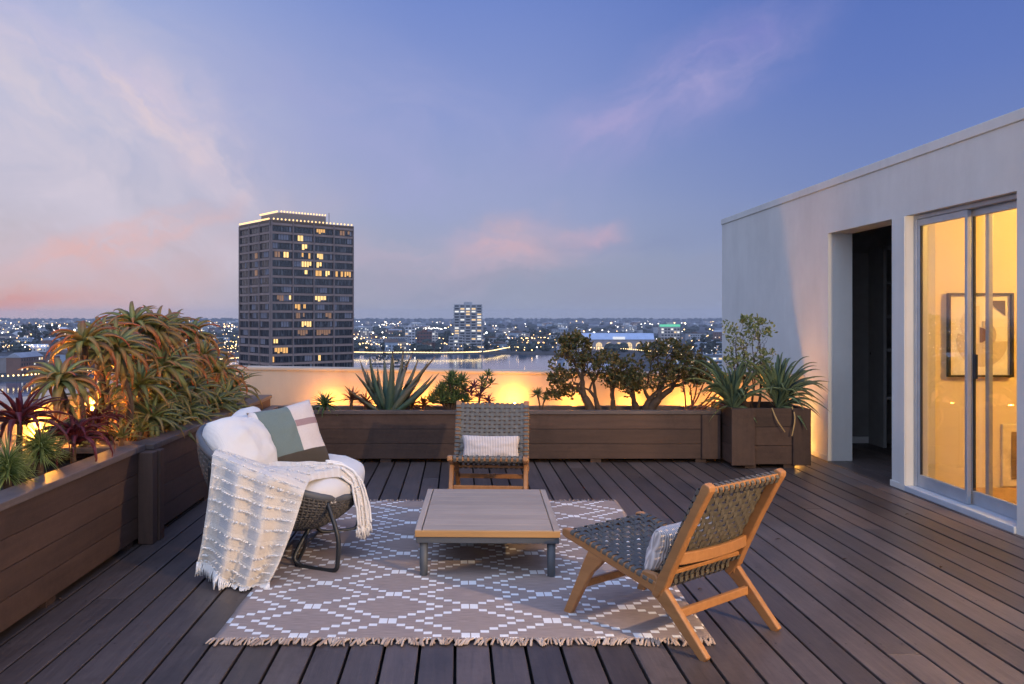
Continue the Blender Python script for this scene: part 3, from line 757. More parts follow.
# ------------------------------------------------------------------ cushions
def cushion(name,label,cat,c,ex,ey,ez,hx,hy,ht,mat,p=2.6,wr=.012,seed=0,group=None,n=28,pinch=.10,rd=0.0):
    """pillow with unit axes ex, ey and thickness axis ez"""
    ex,ey,ez=[Vector(a).normalized() for a in (ex,ey,ez)]
    c=Vector(c); mb=MB(); me=bpy.data.meshes.new(name); V=[];Fc=[];UV=[]
    for side in(1,-1):
        for j in range(n+1):
            for i in range(n+1):
                u=-1+2*i/n; v_=-1+2*j/n
                k=max(0,(1-abs(u)**p))*max(0,(1-abs(v_)**p)); zz=ht*(k**.42)*side
                su=1-pinch*(1-abs(v_))**1.0*0.6*abs(u)**3; sv=1-pinch*(1-abs(u))*0.6*abs(v_)**3
                su*=math.sqrt(1-rd*v_*v_); sv*=math.sqrt(1-rd*u*u)
                nz=mnoise.noise(Vector((u*2.2+seed,v_*2.2,side*3.1)))*wr*1.6+mnoise.noise(Vector((u*6+seed,v_*6,side*1.7)))*wr*.5
                V.append((u*hx*su,v_*hy*sv,zz+nz*k**.5))
    k=(n+1)*(n+1)
    for j in range(n):
        for i in range(n):
            a=j*(n+1)+i; Fc.append((a,a+1,a+n+2,a+n+1)); Fc.append((k+a,k+a+n+1,k+a+n+2,k+a+1))
    me.from_pydata(V,[],Fc)
    import bmesh
    bm=bmesh.new(); bm.from_mesh(me); bmesh.ops.remove_doubles(bm,verts=bm.verts,dist=.0004); bmesh.ops.recalc_face_normals(bm,faces=bm.faces); bm.to_mesh(me); bm.free()
    me.materials.append(mat); me.polygons.foreach_set('use_smooth',[True]*len(me.polygons))
    o=bpy.data.objects.new(name,me); COL.objects.link(o)
    o.matrix_world=Matrix(((ex.x,ey.x,ez.x,c.x),(ex.y,ey.y,ez.y,c.y),(ex.z,ey.z,ez.z,c.z),(0,0,0,1)))
    tag(o,label,cat,group); return o
def fabric(name,col,weave=260,var=.06,bump=.35,rough=.95):
    m,nt,b=newmat(name); c0=nt.coord(); n=nt.noise(c0,7,4,.6)
    c=nt.ramp(n,[(.3,tuple(k*(1-var) for k in col)),(.7,col)])
    a=nt.node('ShaderNodeTexWave',bands_direction='X'); a.inputs['Scale'].default_value=weave/6; nt.put(a.inputs[0],c0)
    d_=nt.node('ShaderNodeTexWave',bands_direction='Y'); d_.inputs['Scale'].default_value=weave/6; nt.put(d_.inputs[0],c0)
    setp(nt,b,col=c,rough=rough,spec=.15,sheen=.15,normal=nt.bump(nt.math('ADD',nt.math('MULTIPLY',a.outputs['Fac'],d_.outputs['Fac']),nt.math('MULTIPLY',nt.noise(c0,11,4,.65,1.2),4.0)),bump,.003))
    return m
M['ivory']=fabric('ivory_linen',(.70,.665,.62))
M['lumbar']=None
m,nt,b=newmat('ribbed_lumbar_fabric'); c0=nt.coord()
a=nt.node('ShaderNodeTexWave',bands_direction='X'); a.inputs['Scale'].default_value=26; a.inputs['Distortion'].default_value=.6; nt.put(a.inputs[0],c0)
c=nt.mix(a.outputs['Fac'],srgb(178,166,160),srgb(226,214,206)); setp(nt,b,col=c,rough=.95,spec=.1,normal=nt.bump(a.outputs['Fac'],.6,.006)); M['lumbar']=m
# lumbar cushion on the facing chair: leans on its back
PC='ribbed cream lumbar cushions on the woven chairs'
Mw=WORLD[ch2.name]
def CW(Mw,x,s,z): return Mw@Vector((x,-s,z))
def dirv(Mw,x,s,z): return (Mw.to_3x3()@Vector((x,-s,z)))
cushion('lumbar_cushion','small cream lumbar cushion on the woven chair facing the viewer','cushion',CW(Mw,.0,.462,.378),dirv(Mw,1,0,0),dirv(Mw,0,.35,1),dirv(Mw,0,-1,.35),.215,.098,.058,M['lumbar'],seed=3,group=PC,wr=.008)
Mw=WORLD[ch1.name]
cushion('lumbar_cushion','small pale lumbar cushion half hidden behind the right chair back','cushion',CW(Mw,-.03,.452,.372),dirv(Mw,1,0,0),dirv(Mw,0,.35,1),dirv(Mw,0,-1,.35),.215,.098,.06,M['lumbar'],seed=8,group=PC,wr=.008)
# ------------------------------------------------------------------ rope lounge sofa
SC=Vector((-1.02,5.20,0)); SA,SB=.44,.585
M['metal']=simple('black_steel_tube',(.035,.037,.04),.42,.4,var=.1,bump=.05)
M['rim']=simple('slate_rim_tube',(.085,.092,.10),.55,0,var=.12,bump=.3,bscale=160,bd=.001)
M['rope']=simple('grey_rope',(.10,.092,.085),.75,0,var=.3,scale=40,bump=.5,bscale=300,bd=.002)
sf=thing('rope_sofa','rounded grey rope loveseat with black tube legs under white cushions','sofa',(SC.x,SC.y,0))
def rimpt(th,k=1.0):
    c,s=math.cos(th),math.sin(th); e=.82
    x=SA*math.copysign(abs(c)**e,c); y=SB*math.copysign(abs(s)**e,s)
    t=((1-c)/2); z=.362+.36*t**1.3
    return Vector((x,y,z))
def shellpt(th,q):
    r=rimpt(th); bx=.62+.38*math.sin(q*math.pi/2)
    zb=.19+.05*(1-math.cos(th))/2
    return SC+Vector((r.x*bx,r.y*bx,zb+(r.z-zb)*q**1.15))
N=72
mb=MB(); mb.tube([SC+rimpt(2*math.pi*i/N) for i in range(N)],.021,10,closed=True); mb.build('rim',M['rim'],sf,smooth=True)
mb=MB(); G=[[shellpt(2*math.pi*i/N,q/10)*1.0 for i in range(N)] for q in range(11)]
mb.grid(G,closed_u=True); o=mb.build('liner',simple('sofa_liner',(.05,.046,.042),.9),sf,smooth=True); s_=o.modifiers.new('t','SOLIDIFY'); s_.thickness=.006; s_.offset=1
mb=MB(); K=104
for i in range(K):
    th=2*math.pi*i/K; pts=[]
    for q in range(15):
        p=shellpt(th,q/14); c=p-SC; c.z=0; c.normalize(); pts.append(p+c*(.009+.004*math.cos(math.pi*(q+i))))
    mb.tube(pts,.0062,5)
for q in range(1,14):
    pts=[]
    for i in range(K*2):
        th=math.pi*i/K; p=shellpt(th,q/14); c=p-SC; c.z=0; c.normalize(); pts.append(p+c*(.009-.004*math.cos(math.pi*(q+i/2.))))
    mb.tube(pts,.0056,5,closed=True)
mb.build('woven_shell',M['rope'],sf,smooth=True)
mb=MB(); mb.tube([shellpt(2*math.pi*i/N,0) for i in range(N)],.016,8,closed=True); mb.build('base_ring',M['metal'],sf,smooth=True)
mb=MB(); G=[[SC+(shellpt(2*math.pi*i/N,0)-SC)*Vector((0,0,0)).length if False else SC+Vector(((shellpt(2*math.pi*i/N,0)-SC).x*k,(shellpt(2*math.pi*i/N,0)-SC).y*k,.197)) for i in range(N)] for k in (.02,.5,1)]
mb.grid(G,closed_u=True); mb.build('seat_base',M['rope'],sf)
def loopleg(a,b_,top,inner):
    pts=[Vector(top),Vector((a[0],a[1],.12)),Vector((a[0],a[1],.03))]
    d=(Vector((b_[0],b_[1],0))-Vector((a[0],a[1],0))).normalized()
    A=Vector((a[0],a[1],.0135)); B=Vector((b_[0],b_[1],.0135))
    pts=[Vector(top),Vector((a[0],a[1],.2)),Vector((a[0],a[1],.07)),A+d*.012+Vector((0,0,.012)),A+d*.06,B-d*.06,B-d*.012+Vector((0,0,.014)),B+Vector((0,0,.06))+d*.008,Vector(inner)]
    MB().tube(crom(pts,5),.0125,8).build('leg',M['metal'],sf,smooth=True)
loopleg((-.635,4.70),(-.875,4.82),SC+rimpt(R(-47))+Vector((.0,-.0,-.02)),(-.80,4.93,.23))
loopleg((-.635,5.66),(-.875,5.56),SC+rimpt(R(47))+Vector((0,0,-.02)),(-.80,5.45,.23))
loopleg((-1.31,4.72),(-1.12,4.82),SC+rimpt(R(-128))+Vector((0,0,-.02)),(-1.18,4.93,.24))
loopleg((-1.31,5.66),(-1.12,5.56),SC+rimpt(R(128))+Vector((0,0,-.02)),(-1.18,5.45,.24))
mb=MB(); mb.tube([(-.875,4.82,.016),(-.88,5.2,.05),(-.875,5.56,.016)],.010,8); mb.build('cross_bar',M['metal'],sf,smooth=True)
SG='white cushions on the rope sofa'
# seat cushion: an oval pad with a rounded front
def pad(name,label,c,rx,ry,rz,mat,group,e=.8,seed=0,dent=0):
    me=MB(); n,m_=56,26; G=[]
    for j in range(m_+1):
        ph=-math.pi/2+math.pi*j/m_; row=[]
        for i in range(n):
            a=2*math.pi*i/n; cp=max(1e-4,math.cos(ph))**.55; ca,sa=math.cos(a),math.sin(a)
            x=rx*cp*math.copysign(abs(ca)**e,ca); y=ry*cp*math.copysign(abs(sa)**e,sa); z=rz*math.copysign(abs(math.sin(ph))**.8,math.sin(ph))
            z*=1-dent*math.exp(-(y/.10)**2)
            nz=1+.05*mnoise.noise(Vector((x*5+seed,y*5,z*6)))+.02*mnoise.noise(Vector((x*16,y*16+seed,z*9)))
            row.append(Vector(c)+Vector((x*nz,y*nz,z*nz)))
        G.append(row)
    me.grid(G,closed_u=True); o=me.build(name,mat,origin=c,smooth=True); return tag(o,label,'cushion',group)
pad('seat_cushion','wide white seat cushion filling the rope sofa under the throw',(-.985,5.20,.405),.428,.56,.118,M['ivory'],SG,dent=.20)
def ax(n,roll=0):
    n=Vector(n).normalized(); ex=Vector((0,0,1)).cross(n).normalized(); ey=n.cross(ex)
    q=Matrix.Rotation(roll,3,n); return q@ex,q@ey,n
e1=ax((.72,-.35,.50),R(-6)); cushion('back_cushion','plump white back cushion at the near left end of the rope sofa','cushion',(-1.215,4.99,.615),*e1,.225,.195,.135,M['ivory'],seed=1,group=SG,wr=.014,pinch=.02,p=2.4,rd=.24)
e2=ax((.85,-.05,.45),R(4)); cushion('back_cushion','white back cushion mostly hidden behind the sage green pillow','cushion',(-1.235,5.42,.60),*e2,.25,.22,.12,M['ivory'],seed=5,group=SG,wr=.022,pinch=.02,p=2.4,rd=.24)
# striped pillow: sage, cream with a mauve band, olive hem
m,nt,b=newmat('colour_block_linen'); c0=nt.coord(); u,v,_=nt.sep(c0)
st=nt.ramp(nt.math('ADD',nt.math('MULTIPLY',u,2.2),.5),[(0,srgb(222,212,202)),(.13,srgb(112,124,118)),(.56,srgb(214,200,190))],'CONSTANT')
mv=nt.math('MULTIPLY',nt.math('GREATER_THAN',u,.03),nt.math('MULTIPLY',nt.math('GREATER_THAN',v,.045),nt.math('LESS_THAN',v,.085)))
c=nt.mix(mv,st,srgb(160,132,130))
c=nt.mix(nt.math('MULTIPLY',nt.math('LESS_THAN',v,-.10),nt.math('GREATER_THAN',u,-.155)),c,srgb(78,70,60))
n=nt.noise(c0,120,3,.6); c=nt.mix(nt.math('MULTIPLY',n,.25),c,(.25,.25,.25),'MULTIPLY')
setp(nt,b,col=c,rough=.95,spec=.1,sheen=.1,normal=nt.bump(nt.noise(nt.mapping(c0,scale=(1,4,1)),160,3,.6),.4,.002))
e3=ax((.50,-.75,.42),R(9)); cushion('throw_pillow','square throw pillow with sage green, cream and olive panels on the sofa','pillow',(-.985,5.21,.645),*e3,.205,.21,.08,m,seed=9,wr=.01,pinch=.12)

# throw blanket
m,nt,b=newmat('tufted_throw'); M['throw']=m; a=nt.attr(); c0=nt.coord()
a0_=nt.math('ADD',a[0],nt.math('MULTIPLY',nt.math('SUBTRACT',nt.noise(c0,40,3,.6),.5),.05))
fold_shade=nt.math('MAXIMUM',nt.math('LESS_THAN',nt.math('ABSOLUTE',nt.math('SUBTRACT',a0_,.27)),.075),nt.math('LESS_THAN',nt.math('ABSOLUTE',nt.math('SUBTRACT',a0_,.585)),.06))  # two bands of shade from the folds, painted into the cloth colour
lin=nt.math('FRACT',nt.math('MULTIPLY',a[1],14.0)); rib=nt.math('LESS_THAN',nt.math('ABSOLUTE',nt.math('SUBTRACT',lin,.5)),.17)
c=nt.mix(nt.math('MULTIPLY',fold_shade,.45),srgb(226,214,198),srgb(186,190,198))
c=nt.mix(rib,c,srgb(232,222,208)); n=nt.noise(c0,180,3,.6); c=nt.mix(nt.math('MULTIPLY',n,.35),c,(.5,.47,.44),'MULTIPLY')
setp(nt,b,col=c,rough=1.0,spec=.05,sheen=.2,normal=nt.bump(nt.math('ADD',nt.math('MULTIPLY',n,.6),nt.math('MULTIPLY',rib,1.6)),.9,.008))
M['tuft']=simple('throw_tufts',(.80,.76,.70),1.0,var=.1,bump=0)
th=thing('throw_blanket','cream tufted throw with painted grey blue fold shade draped over the rope sofa','blanket',(-1.0,4.6,0))
def sheet(ctrl,nr=5,nc=6):
    """Catmull-Rom surface through a control grid [row][col]"""
    rows=[crom(r,nc) for r in ctrl]; cols=list(zip(*rows)); out=[crom(list(cn),nr) for cn in cols]
    return [list(r) for r in zip(*out)]
hang=[[P(228,446,4.98),P(250,458,4.88),P(273,466,4.86),P(296,466,4.86),P(318,466,4.9)],
      [P(214,452,4.70),P(234,459,4.63),P(258,469,4.575),P(283,478,4.57),P(306,487,4.60)],
      [P(211,475,4.64),P(229,482,4.55),P(251,490,4.52),P(275,498,4.525),P(301,503,4.555)],
      [P(207,508,4.62),P(225,516,4.52),P(247,525,4.495),P(269,530,4.50),P(292,530,4.53)],
      [P(202,542,4.60),P(219,550,4.50),P(240,560,4.475),P(260,564,4.485),P(280,560,4.51)],
      [P(198,560,4.59),P(215,570,4.49),P(234,585,4.465),P(254,587,4.465),P(270,580,4.49)]]
G=sheet(hang,9,10)
nR,nC=len(G),len(G[0])
def fold(i,j):
    q=max(0,(i/(nR-1)-.12))/.88; w=j/(nC-1)
    return .034*q**.6*math.sin(w*math.pi*2*3.1+.9+.8*q)+.014*mnoise.noise(Vector((w*5,q*4,2)))
G=[[p+Vector((.2,-1,0))*fold(i,j) for j,p in enumerate(r)] for i,r in enumerate(G)]
for r in G:
    for p in r: p.z=max(p.z,.012+.003*rnd.random())
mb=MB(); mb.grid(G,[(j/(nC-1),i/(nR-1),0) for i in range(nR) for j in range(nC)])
HC=mb
band=[[P(262,462,5.0),P(272,469,4.88),P(284,476,4.72),P(300,486,4.61)],
      [P(290,464,5.04),P(299,468,4.94),P(308,472,4.84),P(317,478,4.73)],
      [P(318,464,5.10),P(325,467,5.04),P(331,468,4.96),P(337,476,4.86)],
      [P(340,467,5.14),P(345,470,5.06),P(348,475,4.99),P(350,482,4.91)],
      [P(358,483,5.10),P(358,485,5.04),P(356,489,4.98),P(353,495,4.92)],
      [P(367,508,5.08),P(364,510,5.03),P(360,511,4.97),P(356,511,4.92)],
      [P(369,526,5.06),P(366,528,5.02),P(362,529,4.97),P(357,527,4.92)]]
G2=sheet(band,8,6); a_,b2_=len(G2),len(G2[0])
G2=[[p+Vector((.35,0,1))*(-.008+.012*math.sin(j/(b2_-1)*math.pi*2*2.6+i*.05)+.008*mnoise.noise(Vector((i*.2,j*.3,7)))+.012) for j,p in enumerate(r)] for i,r in enumerate(G2)]
mb=MB(); mb.grid(G2,[(.05+.12*j/(b2_-1),i/(a_-1)*1.3,0) for i in range(a_) for j in range(b2_)])
SCm=mb
for r in (G,G2):
    A,B=len(r),len(r[0]); mb=HC if r is G else SCm
    for _ in range(620 if r is G else 90):
        i,j=rnd.randrange(1,A-1),rnd.randrange(2,B-2); 
        if r is G: i=min(A-2,round((round(i/(A-1)*14)-.5)/14*(A-1)) if i>2 else i); i=max(1,i)
        p=r[i][j]; nn=(r[i][min(j+1,B-1)]-r[i][max(j-1,0)]).cross(r[i+1][j]-r[i-1][j])
        if nn.length<1e-9: continue
        nn.normalize()
        if nn.y>0 and r is G: nn=-nn
        if r is G2 and nn.z<0: nn=-nn
        q=p+nn*.007; mb.tube([q,q+nn*.008+Vector((rnd.uniform(-.006,.006),0,-.002)),q+nn*.011+Vector((rnd.uniform(-.012,.012),0,-.008))],[.0028,.0036,.0014],4,mi=1)
mb=HC
for j in range(0,nC-1):
    for f in (0,.5):
        p=G[-1][j]*(1-f)+G[-1][j+1]*f; L=rnd.uniform(.05,.075)
        q=p+Vector((rnd.uniform(-.012,.008),-.012,-L)); 
        if q.z<.008: q.z=.008; q.y-=.03
        mb.tube([p,(p+q)/2+Vector((rnd.uniform(-.005,.005),-.008,0)),q],[.0042,.004,.0025],5,mi=1)
mb=SCm
for j in range(b2_):
    p=G2[-1][j]
    for k in range(3): mb.tube([p,p+Vector((rnd.uniform(-.01,.01),rnd.uniform(-.01,.01),-.02)),p+Vector((rnd.uniform(-.014,.014),rnd.uniform(-.014,.014),-.05))],[.0045,.004,.0025],5,mi=1)
for k in range(8):   # twisted edge cords
    p=[r[int(k*(b2_-1)/7)]+Vector((.006,-.002,.006)) for r in G2[18:]]
    mb.tube(p,[.007]*len(p),6,mi=1)
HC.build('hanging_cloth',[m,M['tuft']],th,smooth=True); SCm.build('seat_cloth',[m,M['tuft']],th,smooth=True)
# ------------------------------------------------------------------ plants
M['aloe']=leafmat('aloe_leaf',srgb(142,148,84),srgb(172,82,44),.5)
M['aloe2']=leafmat('aloe_leaf_green',srgb(116,130,76),srgb(140,112,62),.45)
M['burg']=leafmat('burgundy_leaf',srgb(104,48,52),srgb(88,24,34),.4)
M['agave']=leafmat('blue_aloe_leaf',srgb(84,114,98),srgb(116,98,78),.45)
M['strapl']=leafmat('strap_leaf',srgb(92,112,88),srgb(112,126,84),.45)
M['jade']=leafmat('jade_leaf',srgb(66,78,42),srgb(104,82,44),.4)
M['shrub']=leafmat('shrub_leaf',srgb(98,114,66),srgb(146,142,84),.5)
M['succ']=leafmat('green_succulent',srgb(72,98,62),srgb(104,120,66),.45)
M['stem']=simple('plant_stem',srgb(84,64,46),.85,var=.35,scale=30,bump=.6,bscale=60,bd=.006)
M['bark']=simple('jade_bark',srgb(72,58,46),.85,var=.3,scale=25,bump=.6,bscale=50,bd=.006)
def leaf(mb,base,az,pitch,L,w,droop,th=.25,seg=7,curl=0,keel=.35):
    """one strap leaf: starts at pitch above the horizon and bends down by droop over its length"""
    base=Vector(base); pts=[base]; d=[]; p=base.copy()
    for i in range(seg):
        t=i/seg; a=pitch-droop*(t**1.25); z=az+curl*t
        v=Vector((math.cos(z)*math.cos(a),math.sin(z)*math.cos(a),math.sin(a))); d.append(v); p=p+v*(L/seg); pts.append(p.copy())
    d.append(d[-1]); vs=[];cs=[];g=rnd.random()
    side0=Vector((-math.sin(az),math.cos(az),0))
    for i,q in enumerate(pts):
        t=i/seg; ww=w*(.75+.5*t if t<.35 else .925*max(0.0,1-(t-.35)/.65)**.75)*.5
        if i==seg: ww=w*.02
        up=d[i].cross(side0).normalized()*-1
        if up.z<0 and abs(d[i].z)<.9: up=-up
        vs+=[q-side0*ww+up*ww*keel,q+side0*ww+up*ww*keel,q-up*ww*th*2]; cs+=[(t,g,0)]*3
    fs=[]
    for i in range(seg):
        a=i*3
        fs+=[(a,a+1,a+4,a+3),(a+1,a+2,a+5,a+4),(a+2,a,a+3,a+5)]
    fs.append((0,2,1)); mb.add(vs,fs,cs)
def rosette(mb,c,r,n,w,open_=(.2,1.25),droop=(.9,2.0),tilt=0,lean=0.0):
    c=Vector(c)
    if tilt:
        t2=MB(); rosette(t2,c,r,n,w,open_,droop); Mx=Matrix.Translation(c)@Matrix.Rotation(lean,4,'Z')@Matrix.Rotation(tilt,4,'X')@Matrix.Translation(-c)
        mb.add([Mx@Vector(v) for v in t2.v],t2.f,list(t2.c)); return
    for i in range(n):
        t=i/max(1,n-1)                       # 0 outermost, 1 innermost
        az=i*2.39996+rnd.uniform(-.2,.2); pit=open_[0]+(open_[1]-open_[0])*t+rnd.uniform(-.12,.12)
        dr=droop[1]+(droop[0]-droop[1])*t+rnd.uniform(-.2,.2)
        leaf(mb,c+Vector((math.cos(az),math.sin(az),0))*.01+Vector((0,0,.03*t)),az,pit,r*(1.12-.35*t)*rnd.uniform(.85,1.12),w*(1-.3*t),dr,curl=rnd.uniform(-.25,.25))
def stem(pts,r0,r1,mat,par,name='stem',n=7):
    q=crom(pts,5); k=len(q)
    return MB().tube(q,[(r0+(r1-r0)*i/(k-1))*(1+.10*math.sin(i*2.1)) for i in range(k)],n).build(name,mat,par,smooth=True)
# tall aloe clump
ab=thing('aloe_clump','tall many headed tree aloe with orange tipped leaves behind the sofa','aloe',(-2.17,6.6,.5))
AL=[(116,344,-2.16,.27,26),(85,338,-2.26,.24,22),(134,320,-2.32,.26,22),(157,328,-2.22,.27,26),(190,331,-2.25,.27,22),(62,382,-2.2,.22,24),
    (165,368,-2.12,.28,26),(204,352,-2.24,.26,20),(192,390,-2.08,.26,22),(219,373,-2.15,.28,22),(233,388,-2.1,.27,20),(150,418,-2.05,.22,20),
    (184,412,-2.02,.22,20),(212,405,-2.02,.26,22),(140,372,-2.3,.26,20),(205,378,-2.3,.28,20),
    (100,352,-2.38,.22,16),(225,398,-2.0,.24,20),(198,420,-1.98,.2,18),(228,410,-1.95,.2,18),(160,402,-2.12,.23,18),(176,358,-2.2,.26,22),(104,332,-2.38,.25,20),(172,324,-2.36,.25,20),(140,385,-2.12,.24,20),(172,392,-2.1,.25,20),(170,425,-2.0,.18,16),]
for k,(x,y,X,r,n) in enumerate(AL):
    Y=X*F/(x-CX); c=P(x,y+(7 if y<360 else 2),Y); c.x=X
    mb=MB(); green=(y>383)
    rosette(mb,c,r*1.2,int(n*1.4),.060 if not green else .05,(.1 if not green else .1,1.1),(1.5 if not green else .9,2.5 if not green else 1.9),R(rnd.uniform(14,34)),R(rnd.uniform(-35,45))); mb.build('rosette',M['aloe2'] if green else M['aloe'],ab,smooth=True)
    b0=Vector((max(-2.38,min(-2.02,X+rnd.uniform(-.1,.1))),min(8.75,max(5.4,Y+rnd.uniform(-.25,.25))),.47))
    if c.z>.62:
        m1=b0.lerp(c,.5)+Vector((rnd.uniform(-.06,.06),rnd.uniform(-.08,.08),.0))
        stem([b0,m1,c+Vector((0,0,-.06)),c],.024,.018,M['stem'],ab)
        mb=MB(); L=(c-b0).length    # dry skirt under each head
        for i in range(26): 
            q=c.lerp(b0,rnd.uniform(.04,.75)); leaf(mb,q,rnd.uniform(0,6.28),rnd.uniform(-.6,.1),rnd.uniform(.10,.19),.026,1.2,seg=4)
        mb.build('dry_leaves',M['aloe'],ab,smooth=True)
def small_plant(name,label,cat,pos,r,n,w,mat,group=None,stemz=None,**kw):
    pos=Vector(pos); t=thing(name,label,cat,(pos.x,pos.y,stemz if stemz is not None else pos.z),0,group)
    mb=MB(); rosette(mb,pos,r,n,w,**kw); mb.build('rosette',mat,t,smooth=True)
    if stemz is not None: stem([(pos.x+.01,pos.y,stemz-.02),(pos.x-.008,pos.y+.01,(stemz+pos.z)/2),pos],.018,.014,M['stem'],t)
    return t
def at(x,y,X):
    Y=X*F/(x-CX); p=P(x,y,Y); return p
BG='burgundy aloes in the left planter'
small_plant('burgundy_aloe','upright burgundy aloe with leaves reaching over the lake at far left','aloe',at(20,424,-2.22),.29,30,.042,M['burg'],BG,.5,open_=(.3,1.2),droop=(.6,2.3))
small_plant('burgundy_aloe','drooping burgundy aloe closest to the planter rim at left','aloe',at(74,444,-2.12),.29,36,.042,M['burg'],BG,.5,open_=(.6,1.3),droop=(1.8,2.9))
small_plant('burgundy_aloe','smaller dull burgundy aloe tucked against the tall aloe clump','aloe',at(95,428,-2.24),.25,32,.036,M['burg'],BG,.5,open_=(.6,1.3),droop=(1.6,2.7))
def shag(label,pos,r,group):
    pos=Vector(pos); t=thing('spiky_succulent',label,'succulent',(pos.x,pos.y,.5),0,group); mb=MB()
    for i in range(330):
        a=rnd.uniform(0,6.28); pi_=math.asin(rnd.uniform(-.5,1)); leaf(mb,pos+Vector((0,0,rnd.uniform(-.05,.03))),a,pi_,r*rnd.uniform(.7,1.1),.009,rnd.uniform(.2,.9),seg=4)
    mb.build('foliage',M['shag'],t,smooth=True)
    stem([(pos.x+.01,pos.y,.47),(pos.x,pos.y,.53),pos],.016,.02,M['stem'],t)
M['shag']=leafmat('shaggy_leaf',srgb(104,128,70),srgb(142,152,86),.5)
SGp='shaggy green succulents in the left planter'
shag('shaggy green succulent on a pale stem at the left picture edge',at(8,467,-2.09),.15,SGp)
shag('shaggy green succulent ball in front of the burgundy aloe',at(40,448,-2.08),.155,SGp)
# low filler along the left planter
for i,(x,y,X,r) in enumerate(((140,432,-2.02,.15),(122,438,-2.02,.14),(160,425,-2.0,.15))):
    small_plant('ground_aloe','short aloe offset sprouting low beside the left planter rim','aloe',at(x,y,X),r,16,.022,M['aloe2'],'short aloe offsets in the left planter',.5,open_=(.2,1.3),droop=(.4,1.2))
# rear planter
YP=8.52; ZS=.41
t=thing('blue_aloe','large spiky blue green aloe with red edged upright leaves, rear planter','aloe',tuple(P(388,408,YP)))
mb=MB(); c=P(388,405,YP); c.z=.43
LT=[(361,375),(365,362),(375,357),(384,360),(393,352),(399,352),(409,356),(413,359),(421,362),(430,358),(431,372),(352,386),(405,364),(381,368),(372,372),(417,380),(400,374),(425,376)]
for i,(x,y) in enumerate(LT):
    tip=P(x,y,YP); dx=tip.x-c.x; dz=tip.z-c.z; dy=rnd.uniform(-.18,.1); v=Vector((dx,dy,dz)); L=v.length*1.06
    az=math.atan2(dy,dx); pit=math.asin(v.z/v.length)
    leaf(mb,c+Vector((dx*.12,dy*.2,0)),az,pit+(-.14 if i%3 else .1),L,.088,-.28 if i%3 else .25,th=.35,seg=9,keel=.5)
mb.build('rosette',M['agave'],t,smooth=True)
small_plant('trailing_succulent','green spiky succulent spilling over the planter rim beside the sofa pillow','succulent',P(325,406,8.36),.17,44,.026,M['succ'],None,.42,open_=(-.3,1.3),droop=(.3,1.3))
RB='small reddish brown aloes in the rear planter'
for (x,y,r,l) in ((352,396,.10,'reddish brown aloe left of the big blue green aloe'),(366,400,.10,'reddish brown aloe crowded against the left foot of the blue green aloe'),(412,403,.11,'reddish brown aloe peeping out right of the blue green aloe'),(424,402,.09,'reddish brown aloe left of the bushy green succulent')):
    small_plant('red_aloe',l,'aloe',P(x,y+4,YP),r*1.35,24,.022,M['rust'] if 'rust' in M else M.setdefault('rust',leafmat('rust_leaf',srgb(110,72,48),srgb(120,48,36),.45)),RB,.42,open_=(.0,1.3),droop=(.2,1.0))
t=thing('bushy_succulent','bushy green succulent with upright pointed heads left of the woven chair','succulent',tuple(P(452,404,YP)))
for (x,y) in ((450,384),(443,390),(457,386),(462,382),(436,399),(447,398),(456,397),(452,379),(440,395),(464,392),(460,399),(450,391),(432,403),(442,403),(452,403),(466,402)):
    mb=MB(); c=P(x,y,YP+rnd.uniform(-.06,.06)); rosette(mb,c,.10,22,.028,(.2,1.4),(-.2,.3)); h=mb.build('head',M['succ'],t,smooth=True)
    stem([Vector((P(452,404,YP).x+rnd.uniform(-.03,.03),YP,.40)),c.lerp(P(452,404,YP),.5),c],.012,.009,M['bark'],t)
t=thing('purple_bromeliad','purple leaved bromeliad just above the woven chair back','bromeliad',tuple(P(474,404,YP)))
for (x,y,r) in ((470,395,.13),(480,398,.11),(488,403,.10),(474,388,.10)):
    mb=MB(); rosette(mb,P(x,y,YP-.03),r,14,.026,(.1,1.2),(.4,1.4)); mb.build('rosette',M['purp'] if 'purp' in M else M.setdefault('purp',leafmat('purple_leaf',srgb(92,52,72),srgb(110,44,60),.4)),t,smooth=True)
t=thing('stalked_succulent','green leaved succulent on a thin stalk above the purple bromeliad','succulent',tuple(P(480,404,8.6)))
for (x,y) in ((482,382),(488,376),(484,388),(491,384)):
    mb=MB(); rosette(mb,P(x,y,8.6),.065,14,.026,(.2,1.3),(-.2,.4)); mb.build('head',M['succ'],t,smooth=True)
    stem([Vector((P(479,404,8.6).x,8.6,.42)),P(480,395,8.6),P(x,y,8.6)],.009,.006,M['bark'],t)
t=thing('tufted_succulent','small tufted green succulent ball beside the bare glowing uplight','succulent',tuple(P(540,408,8.5)))
for (x,y,r) in ((537,394,.085),(546,398,.05)):
    mb=MB(); c=P(x,y,8.48)
    for i in range(90): leaf(mb,c,rnd.uniform(0,6.28),math.asin(rnd.uniform(-.6,1)),r*rnd.uniform(.8,1.1),.010,.3,seg=3)
    mb.build('head',M['succ'],t,smooth=True); stem([Vector((P(541,408,8.48).x,8.48,.42)),c.lerp(P(541,408,8.48),.5),c],.009,.007,M['bark'],t)
